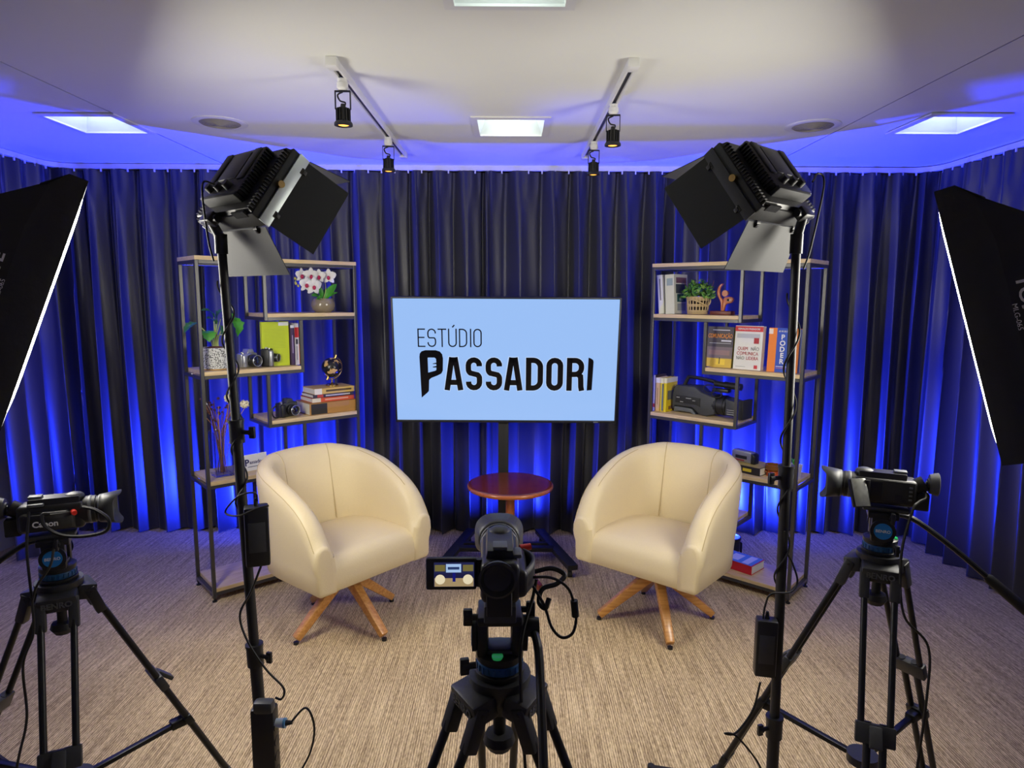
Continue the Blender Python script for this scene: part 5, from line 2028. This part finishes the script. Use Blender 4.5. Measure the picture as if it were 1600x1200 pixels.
for (x, y, zz_, s_, rz) in ((-0.14, -0.03, 0.225, 0.9, 0.3), (-0.085, -0.035, 0.225, 1.0, -0.1), (-0.035, -0.03, 0.222, 0.9, -0.3), (0.025, -0.03, 0.222, 1.0, -0.6), (-0.12, -0.045, 0.175, 1.0, 0.2), (-0.075, -0.045, 0.165, 1.15, 0.0)):
    Q = Matrix.Translation((x, y, zz_ - 0.016)) @ RZ(rz) @ RX(0.15) @ Matrix.Scale(1.3, 4)
    mb = MB()
    mb.M = Q
    for k in range(5):
        a_ = PI / 2 + k * 2 * PI / 5
        ww = 0.017 if k in (1, 4) else 0.0115
        L_ = 0.034
        vs, fs = [], []
        for i in range(6):
            u = i / 5
            r_ = L_ * u
            wd_ = ww * math.sin(PI * (0.12 + 0.83 * u)) ** 0.8
            for q in (-1, 0, 1):
                vs.append(((r_ * math.cos(a_) - wd_ * q * math.sin(a_)) * s_, (-0.004 * math.sin(PI * u) + 0.003 * abs(q)) * s_, (r_ * math.sin(a_) + wd_ * q * math.cos(a_)) * s_))
        for i in range(5):
            for q in range(2):
                fs.append((i * 3 + q, i * 3 + q + 1, i * 3 + 4 + q, i * 3 + 3 + q))
        mb.raw(vs, fs)
    fl_ = mb.build('flower', M_PET, t, smooth=60)
    mb = MB()
    mb.sph((0, -0.007, -0.006), 0.008, (0.9, 1.0, 1.2), 10, 6, M=Q)
    mb.build('flower_lip', M_MAG, fl_)
for (x, zz_) in ((-0.172, 0.19), (-0.168, 0.162), (-0.155, 0.15)):
    mb = MB()
    mb.sph((x, -0.022, zz_), 0.007, (1, 1, 1.3), 10, 6)
    mb.build('bud', mat('orchid_bud', srgb(196, 186, 90), 0.5), st_)

# --- left unit, fifth board: glass vase and card
z5 = ZS[2] + 0.0005
t = thing('glass_vase', 'rectangular glass vase of dried twigs and white flowers', 'vase', SM('L', 0.112, 0.11, z5))
m = bpy.data.materials.new('clear_glass')
m.use_nodes = True
b = m.node_tree.nodes['Principled BSDF']
b.inputs['Base Color'].default_value = (0.92, 0.96, 0.96, 1)
b.inputs['Roughness'].default_value = 0.02
b.inputs['Transmission Weight'].default_value = 1.0
b.inputs['IOR'].default_value = 1.3
mb = MB()
w_ = 0.044
for (c_, s_) in (((0, -w_, 0.125), (2 * w_, 0.003, 0.23)), ((0, w_, 0.125), (2 * w_, 0.003, 0.23)), ((-w_, 0, 0.125), (0.003, 2 * w_, 0.23)), ((w_, 0, 0.125), (0.003, 2 * w_, 0.23))):
    mb.box(c_, s_)
mb.box((0, 0, 0.006), (2 * w_ + 0.003, 2 * w_ + 0.003, 0.012))
tag(mb.build('glass', m, t, smooth=0), 'clear glass')
M_TWIG = mat('dried_twig', srgb(120, 74, 50), 0.7, 0, 0.3)
M_TWIG2 = mat('pale_twig', srgb(176, 128, 76), 0.6, 0, 0.2)
rnd = random.Random(4)
tips = []
for k in range(20):
    a_ = rnd.uniform(0, 2 * PI)
    r0 = rnd.uniform(0.0, 0.03)
    b0 = Vector((r0 * math.cos(a_), r0 * math.sin(a_), 0.014))
    tx_, ty_ = rnd.uniform(-0.08, 0.1), rnd.uniform(-0.03, 0.03)
    md_ = Vector((max(-0.036, min(0.036, -r0 * math.cos(a_) * 0.5 + tx_ * 0.3)), ty_ * 0.4, 0.22))
    tip = Vector((tx_, ty_, rnd.uniform(0.3, 0.42)))
    tips.append(tip)
    mb = MB()
    mb.tube(smooth_path([b0, md_, md_.lerp(tip, 0.5) + Vector((rnd.uniform(-.01, .01), 0, 0)), tip], 5), 0.0019, 5)
    mb.build('twig', M_TWIG if k % 3 else M_TWIG2, t)
mb = MB()
for k in range(34):
    p = tips[k % len(tips)] + Vector((rnd.uniform(-0.025, 0.02), rnd.uniform(-0.02, 0.02), rnd.uniform(-0.06, 0.01)))
    mb.sph(tuple(p), rnd.uniform(0.005, 0.008), nu=7, nv=5)
tag(mb.build('dried_berries', mat('brown_berry', srgb(74, 40, 34), 0.7), t), kind='stuff')
for (x, y, zz_, r_) in ((0.045, -0.03, 0.415, 0.026), (0.125, -0.03, 0.375, 0.025)):
    mb = MB()
    rr = random.Random(int(1000 * x))
    for q in range(46):
        v = Vector((rr.gauss(0, 1), rr.gauss(0, 1), rr.gauss(0, 1))).normalized()
        s1 = v.orthogonal().normalized() * r_ * 0.38
        s2 = v.cross(s1)
        c_ = Vector((x, y, zz_))
        mb.raw([tuple(c_ + v * r_ * 0.35), tuple(c_ + v * r_ * 0.8 + s1), tuple(c_ + v * r_ * 1.05), tuple(c_ + v * r_ * 0.8 - s1)], [(0, 1, 2, 3)])
    mb.sph((x, y, zz_), r_ * 0.75, nu=12, nv=8)
    fl_ = mb.build('dried_flower', mat('dried_white', srgb(226, 218, 192), 0.8, 0, 0.08), t, smooth=0)
    mb = MB()
    mb.tube(smooth_path([(x * 0.2, y * 0.3, 0.1), (x * 0.5, y * 0.5, 0.25), (x, y, zz_ - 0.02)], 6), 0.0018, 5)
    mb.build('flower_stalk', M_TWIG2, fl_)
wire = smooth_path([(-0.02, -0.02, 0.20), (-0.045, -0.03, 0.34), (-0.085, -0.03, 0.44), (-0.078, -0.03, 0.50), (-0.066, -0.03, 0.54), (-0.085, -0.02, 0.56), (-0.125, -0.01, 0.555)], 8)
mb = MB()
mb.tube(wire, 0.0016, 5)
wr = mb.build('light_wire', mat('copper_wire', srgb(206, 180, 140), 0.3, 0.6), t)
for k in range(3, len(wire), 9):
    mb = MB()
    mb.sph(tuple(wire[k]), 0.0035, nu=8, nv=6)
    mb.build('tiny_bulb', mat('bulb_white', (0.8, 0.8, 0.75), 0.3), wr)

t = thing('name_card', 'white card printed with dark blue lettering, behind the left armchair', 'sign', SM('L', 0.29, 0.10, z5, 0.12) @ RX(-0.12))
mb = MB()
mb.box((0, 0, 0.045), (0.135, 0.003, 0.09), 0.0005, seg=1)
mb.build('panel', M_PRW, t)
M_NVY = mat('navy_print', srgb(34, 36, 92), 0.6, 0, 0)
text('P', 0.05, M_NVY, t, Matrix.Translation((-0.05, -0.002, 0.045)) @ RX(PI / 2), bold=0.0012)
text('assadori', 0.026, M_NVY, t, Matrix.Translation((0.008, -0.002, 0.046)) @ RX(PI / 2), bold=0.0004)
mb = MB()
mb.box((-0.012, -0.0018, 0.022), (0.07, 0.0008, 0.003))
mb.build('underline', M_NVY, t, smooth=0)
mb = MB()
mb.box((0, 0.028, 0.03), (0.06, 0.003, 0.07), rot=(0.6, 'X'))
mb.build('rear_strut', M_PRW, t, smooth=0)

# --- right unit, second board from the top
z2 = ZS[5] + 0.0005
grp = 'books on the right shelf unit'
wht = cmat(222, 222, 206)
book(SM('R', 0.042, 0.05, z2) @ RY(-0.09), 0.034, 0.226, 0.16, wht, 'white book leaning at the inner end of the right top shelf', grp,
     decals=[('spine', 0.38, 0.6, 0.35, 0.9, cmat(120, 120, 116))])
book(SM('R', 0.098, 0.05, z2) @ RY(-0.06), 0.058, 0.228, 0.165, cmat(214, 214, 200), 'thick white and teal book beside the basket plant', grp,
     decals=[('spine', 0.2, 0.85, 0.72, 0.9, cmat(150, 168, 178)), ('right', 0.15, 0.9, 0.78, 0.92, cmat(120, 84, 96)), ('right', 0.12, 0.9, 0.52, 0.75, cmat(70, 74, 80)), ('right', 0.2, 0.85, 0.3, 0.5, cmat(40, 88, 84)), ('right', 0.2, 0.8, 0.08, 0.26, cmat(150, 156, 160))],
     texts=[('right', '100', 0.47, 0.38, 0.036, cmat(200, 214, 208), 0.9, 0, 0.0004)])

t = thing('basket_plant', 'leafy green plant in a woven rattan basket', 'potted plant', SM('R', 0.235, 0.12, z2))
M_RAT = mat('rattan', srgb(206, 180, 132), 0.6, 0, 0.12, 80)
mb = MB()
mb.lathe([(0.0001, 0.002), (0.056, 0.002), (0.056, 0.006), (0.0001, 0.006)], 28)
bk = mb.build('basket_base', M_RAT, t)
for k in range(20):
    a_ = 2 * PI * k / 20
    mb = MB()
    mb.tube([((0.055 + 0.008 * u) * math.cos(a_), (0.055 + 0.008 * u) * math.sin(a_), 0.004 + 0.094 * u) for u in (0, 0.35, 0.7, 1)], 0.0032, 5)
    mb.build('stake', M_RAT, t)
for zz_, r_ in ((0.006, 0.056), (0.014, 0.057), (0.022, 0.058), (0.048, 0.059), (0.056, 0.0595), (0.082, 0.062), (0.09, 0.063), (0.098, 0.064)):
    mb = MB()
    mb.tube([(r_ * math.cos(k * PI / 16), r_ * math.sin(k * PI / 16), zz_) for k in range(32)], 0.0036, 6, closed=True)
    mb.build('hoop', M_RAT, t)
mb = MB()
mb.tube(smooth_path([(-0.058, -0.03, 0.096), (-0.01, -0.07, 0.088), (0.045, -0.062, 0.068), (0.066, -0.02, 0.05), (0.074, 0.0, 0.07), (0.066, 0.015, 0.098)], 7), 0.004, 6)
mb.build('handle', M_RAT, t)
mb = MB()
mb.lathe([(0.0001, 0.09), (0.05, 0.088), (0.05, 0.02), (0.0001, 0.02)], 18)
mb.build('inner_pot', mat('inner_pot_brown', srgb(52, 40, 32), 0.8), t)
rnd = random.Random(9)
mb = MB()
for k in range(420):
    v = Vector((rnd.gauss(0, 1), rnd.gauss(0, 1), abs(rnd.gauss(0, 0.9)))).normalized()
    r_ = rnd.uniform(0.6, 1.0)
    c_ = Vector((v.x * 0.105 * r_, v.y * 0.085 * r_, 0.108 + v.z * 0.095 * r_ - 0.02 * (v.x ** 2)))
    a1 = Vector((rnd.uniform(-1, 1), rnd.uniform(-1, 1), rnd.uniform(-0.3, 1))).normalized()
    s1 = v.cross(a1).normalized() if v.cross(a1).length > 0.1 else v.orthogonal().normalized()
    L_, W_ = rnd.uniform(0.010, 0.017), rnd.uniform(0.005, 0.008)
    mb.raw([tuple(c_ - a1 * L_), tuple(c_ + s1 * W_ - v * 0.002), tuple(c_ + a1 * L_), tuple(c_ - s1 * W_ - v * 0.002)], [(0, 1, 2), (0, 2, 3)], mi=rnd.choice((0, 0, 1, 2)))
tag(mb.build('foliage', [mat('bush_leaf', srgb(86, 142, 58), 0.5, 0, 0.2), mat('bush_leaf_light', srgb(132, 172, 78), 0.5, 0, 0.2), mat('bush_leaf_dark', srgb(44, 96, 48), 0.5, 0, 0.2)], t, smooth=0), kind='stuff')
mb = MB()
for (x, y, zz_) in ((-0.09, 0, 0.2), (0.0, -0.01, 0.225), (0.05, 0.01, 0.205), (-0.07, 0.0, 0.185), (0.09, 0, 0.19)):
    mb.tube(smooth_path([(x * 0.3, y, 0.11), (x * 0.9, y, zz_ - 0.03), (x, y, zz_)], 5), 0.0012, 4)
tag(mb.build('bare_shoots', M_TWIG, t), kind='stuff')

# wooden figure sculpture: flat cut-out on a plinth
t = thing('wooden_sculpture', 'orange brown wooden figure sculpture raising one arm, on a plinth', 'sculpture', SM('R', 0.383, 0.12, z2))
mb = MB()
mb.box((0, 0, 0.011), (0.125, 0.055, 0.022), 0.003)
mb.build('plinth', wood('dark_plinth', srgb(96, 40, 22), srgb(124, 58, 32), 0.4), t)
M_SCU = wood('sculpture_wood', srgb(176, 92, 46), srgb(206, 124, 70), 0.35, 2, 6, coat=0.3)
sc_ = 0.155 / 450.0
def fig(poly):
    return [((x - 1290) * sc_, (818 - y) * sc_) for x, y in poly]
arm = smooth_path([(x, y, 0) for x, y in fig([(1290, 378), (1240, 395), (1205, 450), (1195, 530), (1215, 590), (1250, 650), (1268, 720), (1272, 818), (1288, 818), (1292, 700), (1296, 640), (1262, 600), (1240, 540), (1238, 470), (1260, 420)])], 3, closed=True)
leg_ = smooth_path([(x, y, 0) for x, y in fig([(1290, 818), (1296, 730), (1306, 640), (1330, 600), (1390, 588), (1440, 592), (1468, 620), (1462, 660), (1430, 690), (1370, 700), (1345, 730), (1318, 818)])], 3, closed=True)
for nm, pl in (('raised_arm', arm), ('body', leg_)):
    mb = MB()
    mb.prism([(p.x, p.y) for p in pl], -0.009, 0.009, M=Matrix.Translation((0, 0, 0.0215)) @ RX(PI / 2), bev=0.002)
    mb.build(nm, M_SCU, t, smooth=50)
mb = MB()
p = fig([(1330, 535)])[0]
mb.cyl((p[0], -0.009, 0.0215 + p[1]), (p[0], 0.009, 0.0215 + p[1]), 0.0175, n=24)
mb.build('head', M_SCU, t)
p = fig([(1390, 640)])[0]
mb = MB()
mb.cyl((p[0], -0.0098, 0.0215 + p[1]), (p[0], 0.0098, 0.0215 + p[1]), 0.007, n=14)
mb.build('hole', mat('dark_hole', (0.02, 0.015, 0.012), 0.8), t)

# --- right unit, third board: covers turned out
z3 = ZS[4] + 0.0005
gry = cmat(78, 72, 72)
face_book('R', 0.318, 0.07, z3, 0.152, 0.226, 0.024, gry, 'dark grey and yellow book with orange title, leftmost cover turned out', grp, lean=0.1, pages=cmat(196, 184, 60), spine=cmat(60, 56, 56),
          decals=[('right', 0.0, 1.0, 0.0, 0.22, cmat(214, 178, 60)), ('right', 0.0, 1.0, 0.22, 0.5, cmat(120, 104, 104)), ('right', 0.1, 0.9, 0.3, 0.42, cmat(146, 116, 110)), ('right', 0.4, 0.75, 0.06, 0.2, cmat(240, 206, 60)), ('right', 0.2, 0.85, 0.905, 0.925, cmat(220, 220, 220)), ('right', 0.55, 0.93, 0.635, 0.67, cmat(220, 220, 220)), ('right', 0.1, 0.92, 0.585, 0.595, cmat(200, 200, 200)), ('right', 0.52, 0.55, 0.08, 0.24, cmat(40, 36, 30))],
          texts=[('right', 'COMUNICAÇÃO', 0.5, 0.765, 0.033, cmat(236, 150, 60), 0.56, 0, 0.0003)])
face_book('R', 0.488, 0.05, z3, 0.152, 0.236, 0.042, cmat(224, 222, 214), 'white book with red band and red and grey title, second cover turned out', grp, lean=0.07, pages=cmat(206, 182, 178), spine=cmat(214, 206, 90),
          decals=[('right', 0.0, 1.0, 0.87, 0.985, cmat(206, 44, 46)), ('right', 0.08, 0.9, 0.72, 0.82, cmat(184, 186, 186)), ('right', 0.7, 0.88, 0.6, 0.73, cmat(170, 30, 40)), ('right', 0.76, 0.88, 0.03, 0.11, cmat(200, 40, 44)), ('right', 0.1, 0.45, 0.06, 0.068, cmat(120, 120, 120))],
          texts=[('right', 'REINALDO PASSADORI', 0.5, 0.925, 0.0145, M_PRW, 0.8, 0, 0.0002), ('right', 'QUEM', 0.32, 0.475, 0.026, cmat(176, 50, 52), 0.78, 0, 0), ('right', 'NÃO', 0.76, 0.475, 0.026, cmat(120, 120, 120), 0.78, 0, 0),
                 ('right', 'COMUNICA', 0.5, 0.365, 0.026, cmat(176, 50, 52), 0.84, 0, 0), ('right', 'NÃO', 0.25, 0.26, 0.026, cmat(120, 120, 120), 0.78, 0, 0), ('right', 'LIDERA', 0.68, 0.26, 0.026, cmat(176, 50, 52), 0.78, 0, 0)])
ora = cmat(236, 128, 26)
face_book('R', 0.672, 0.05, z3, 0.158, 0.23, 0.05, ora, 'orange book with a blue band of white letters, behind the right stand', grp, lean=0.06, spine=cmat(226, 116, 22), pages=cmat(150, 164, 196),
          decals=[('right', 0.27, 0.72, 0.0, 1.0, cmat(30, 72, 178)), ('right', 0.0, 0.14, 0.86, 0.98, cmat(236, 220, 200)), ('right', 0.3, 0.68, 0.12, 0.135, cmat(210, 210, 220)), ('right', 0.3, 0.68, 0.085, 0.095, cmat(190, 110, 120)), ('right', 0.86, 0.9, 0.7, 0.9, cmat(60, 80, 160))],
          texts=[('right', c_, 0.47, 0.79 - 0.137 * k, 0.036, M_PRW, 1.0, 0, 0.001) for k, c_ in enumerate('PODER')] + [('right', 'AS 48 LEIS DO', 0.5, 0.925, 0.012, M_PRW, 0.75, 0, 0.0002)])

# --- right unit, fourth board: small books and the shoulder camcorder
zr4 = ZS[3] + 0.0005
for (x, t_, h_, cv_, sp_c, lb, dc) in ((0.012, 0.014, 0.214, cmat(60, 48, 44), cmat(206, 202, 192), 'thin white and black spined book, innermost on the right middle shelf', [('spine', 0, 1, 0.1, 0.2, cmat(190, 60, 40))]),
                                        (0.0355, 0.028, 0.2, cmat(206, 172, 112), cmat(214, 178, 112), 'beige spined paperback between white and yellow books', [('spine', 0, 1, 0.85, 1.0, cmat(226, 222, 200)), ('spine', 0.42, 0.55, 0.2, 0.7, cmat(150, 116, 70))]),
                                        (0.063, 0.022, 0.2, cmat(214, 190, 60), cmat(222, 196, 50), 'yellow paperback with a blue stripe on its spine', [('spine', 0, 1, 0.85, 1.0, cmat(226, 222, 200)), ('spine', 0.55, 0.95, 0.03, 0.83, cmat(84, 110, 150))]),
                                        (0.085, 0.018, 0.202, cmat(224, 196, 20), cmat(226, 206, 40), 'bright yellow paperback next to the shoulder camcorder', [('spine', 0, 1, 0.85, 1.0, cmat(226, 222, 200)), ('right', 0.1, 0.9, 0.35, 0.62, cmat(110, 110, 90)), ('right', 0.0, 1.0, 0.86, 1.0, cmat(226, 222, 200)), ('right', 0.2, 0.8, 0.06, 0.16, cmat(140, 100, 30))])):
    book(SM('R', x, 0.05, zr4), t_, h_, 0.13, cv_, lb, grp, spine=sp_c, decals=dc)

t = thing('shoulder_camcorder', 'large black shoulder camcorder lying on the right middle shelf', 'video camera', SM('R', 0.32, 0.13, zr4, -0.08))
mb = MB()
prof = [(-0.205, 0.02), (-0.21, 0.1), (-0.195, 0.155), (-0.185, 0.162), (-0.06, 0.165), (-0.02, 0.135), (0.05, 0.118), (0.07, 0.115), (0.07, 0.02), (0.02, 0.0), (-0.03, 0.006), (-0.06, 0.03), (-0.075, 0.04), (-0.19, 0.04)]
mb.prism(prof, -0.055, 0.055, M=RX(PI / 2), bev=0.008, seg=3)
body = mb.build('body', M_DGRY, t, smooth=50)
mb = MB()
mb.prism([(-0.185, 0.06), (-0.18, 0.105), (-0.02, 0.1), (-0.02, 0.05), (-0.05, 0.06)], 0.055, 0.0585, M=RX(PI / 2), bev=0.0015)
mb.build('side_panel', M_BLKM, body)
for (x, zz_, w_) in ((-0.165, 0.092, 0.02), (-0.095, 0.092, 0.035), (-0.06, 0.082, 0.018), (-0.14, 0.068, 0.02)):
    mb = MB()
    mb.box((x, -0.0590, zz_), (w_, 0.0008, 0.004))
    mb.build('printed_mark', mat('mark_grey', (0.4, 0.4, 0.4), 0.5), body, smooth=0)
mb = MB()
mb.prism([(-0.2, 0.0), (-0.2, 0.035), (-0.08, 0.03), (-0.055, 0.0), (-0.075, 0.0), (-0.09, 0.008), (-0.16, 0.008)], -0.045, 0.045, M=RX(PI / 2), bev=0.004)
mb.build('shoulder_pad', M_GRY, t, smooth=50)
mb = MB()
mb.tube(smooth_path([(-0.16, 0, 0.158), (-0.14, 0, 0.2), (-0.12, 0, 0.212), (0.0, 0, 0.203), (0.06, 0, 0.19)], 6), 0.011, 10)
mb.build('carry_handle', M_BLKP, t)
mb = MB()
mb.cyl((0.04, -0.005, 0.188), (0.2, -0.005, 0.182), 0.016, n=18)
mb.cyl((0.1, -0.005, 0.186), (0.2, -0.005, 0.182), 0.0195, n=18)
mb.build('microphone', M_FAB, t)
mb = MB()
mb.box((0.09, -0.02, 0.155), (0.1, 0.04, 0.02), 0.004)
mb.build('viewfinder_mount', M_BLKP, t)
mb = MB()
mb.cyl((0.05, 0, 0.07), (0.13, 0, 0.068), 0.056, 0.054, 32)
mb.cyl((0.06, 0, 0.07), (0.075, 0, 0.07), 0.06, n=32)
mb.cyl((0.095, 0, 0.069), (0.115, 0, 0.069), 0.058, n=32)
lb_ = mb.build('lens_barrel', M_BLKP, t)
mb = MB()
mb.prism([(0.13, 0.02), (0.13, 0.115), (0.2, 0.1), (0.21, 0.02)], -0.048, 0.048, M=RX(PI / 2), bev=0.006, seg=3)
mb.build('lens_housing', M_DGRY, t, smooth=50)
mb = MB()
mb.prism([(0.205, 0.012), (0.2, 0.1), (0.225, 0.115), (0.24, 0.115), (0.24, 0.008)], -0.058, 0.058, M=RX(PI / 2), bev=0.004)
mb.build('lens_hood', M_BLKM, t, smooth=50)
for k in range(3):
    mb = MB()
    mb.box((0.168, -0.0495, 0.03 + 0.012 * k), (0.05, 0.002, 0.003 if k else 0.005))
    mb.build('printed_mark', MATS['mark_grey'], t, smooth=0)
for (c_, r_, q) in (((0.03, 0.16), 0.03, 0.004), ((0.075, 0.135), 0.026, 0.003)):
    mb = MB()
    mb.tube([(c_[0] + r_ * 1.2 * math.cos(k * PI / 12), -0.05, c_[1] + r_ * 0.75 * math.sin(k * PI / 12)) for k in range(24)], 0.0032, 6, closed=True)
    mb.build('cable_loop', M_RUB, t)

# --- right unit, fifth board
zr5 = ZS[2] + 0.0005
flat_book('R', 0.475, 0.06, zr5, 0.2, 0.042, 0.16, cmat(44, 40, 36), 'black and yellow book lying under the silver handheld recorder', grp, rot=-0.12,
          decals=[('left', 0.02, 0.98, 0.02, 0.98, cmat(186, 164, 84)), ('spine', 0.3, 0.7, 0.5, 0.75, cmat(214, 190, 40))])
t = thing('handheld_recorder', 'silver and black handheld recorder lying on the black and yellow book', 'camera', SM('R', 0.55, 0.13, zr5 + 0.043, -0.15))
mb = MB()
mb.prism([(-0.07, 0.0), (-0.07, 0.06), (-0.06, 0.068), (0.045, 0.064), (0.06, 0.055), (0.066, 0.04), (0.066, 0.0)], -0.022, 0.022, M=RX(PI / 2), bev=0.005, seg=3)
rb = mb.build('body', M_SIL, t, smooth=50)
mb = MB()
mb.prism([(0.05, 0.0), (0.05, 0.06), (0.068, 0.052), (0.072, 0.04), (0.072, 0.0)], -0.026, 0.026, M=RX(PI / 2), bev=0.004)
mb.build('end_cap', M_BLKP, t, smooth=50)
mb = MB()
mb.box((-0.01, -0.0228, 0.03), (0.07, 0.0014, 0.018), 0.0004)
mb.build('front_strip', M_BLKP, rb)
mb = MB()
mb.box((-0.02, -0.0228, 0.012), (0.06, 0.0014, 0.008), 0.0004)
mb.build('red_strip', mat('dark_red', srgb(150, 60, 60), 0.5), rb)
t = thing('candle_holder', 'amber bowl on a ring of orange and white petals', 'candle holder', SM('R', 0.716, 0.11, zr5))
mb = MB()
mb.lathe([(0.0001, 0.026), (0.03, 0.026), (0.04, 0.036), (0.041, 0.06), (0.038, 0.062), (0.037, 0.045), (0.0001, 0.04)], 28)
mb.build('bowl', mat('amber_bowl', srgb(140, 92, 44), 0.25, 0.3, 0.15, 30), t)
mb = MB()
mb.lathe([(0.0001, 0.0), (0.035, 0.0), (0.035, 0.01), (0.028, 0.026), (0.0001, 0.026)], 24)
mb.build('base', mat('orange_base', srgb(190, 80, 30), 0.4), t)
for k in range(12):
    a_ = 2 * PI * k / 12
    d_ = Vector((math.cos(a_), math.sin(a_), 0))
    leaf(d_ * 0.022 + Vector((0, 0, 0.006)), d_ * 0.05 + Vector((0, 0, 0.024)), 0.011, (0, 0, 1), mat('petal_orange', srgb(226, 96, 30), 0.5) if k % 2 else mat('petal_cream', srgb(236, 200, 130), 0.5), t, 0.1, name='petal', n=5)
t = thing('small_planter', 'small white square pot with a tiny green plant at the shelf end', 'potted plant', SM('R', 0.823, 0.13, zr5))
mb = MB()
vs = []
for (zz_, r_) in ((0, 0.024), (0.075, 0.031), (0.075, 0.027), (0.06, 0.026)):
    vs += [(-r_, -r_, zz_), (r_, -r_, zz_), (r_, r_, zz_), (-r_, r_, zz_)]
fs = [(3, 2, 1, 0), (12, 13, 14, 15)]
for k in range(3):
    for q in range(4):
        fs.append((k * 4 + q, k * 4 + (q + 1) % 4, k * 4 + 4 + (q + 1) % 4, k * 4 + 4 + q))
mb.raw(vs, fs)
mb.build('pot', M_WHT, t, smooth=0)
for k in range(9):
    a_ = 2 * PI * k / 9
    leaf((0.006 * math.cos(a_), 0.006 * math.sin(a_), 0.06), (0.03 * math.cos(a_), 0.03 * math.sin(a_), 0.1 + 0.008 * (k % 3)), 0.007, (0, 0, 1), M_LEAF, t, 0.1, n=5)

# --- right unit, bottom board
flat_book('R', 0.45, 0.08, ZS[0] + 0.0005, 0.2, 0.05, 0.15, cmat(196, 30, 44), 'red book with blue and white cover lying on the lowest right board', grp, rot=-0.1,
          decals=[('left', 0.03, 0.97, 0.03, 0.97, cmat(90, 140, 200)), ('left', 0.2, 0.8, 0.2, 0.5, cmat(214, 220, 230)), ('left', 0.1, 0.9, 0.65, 0.85, cmat(210, 216, 230))])
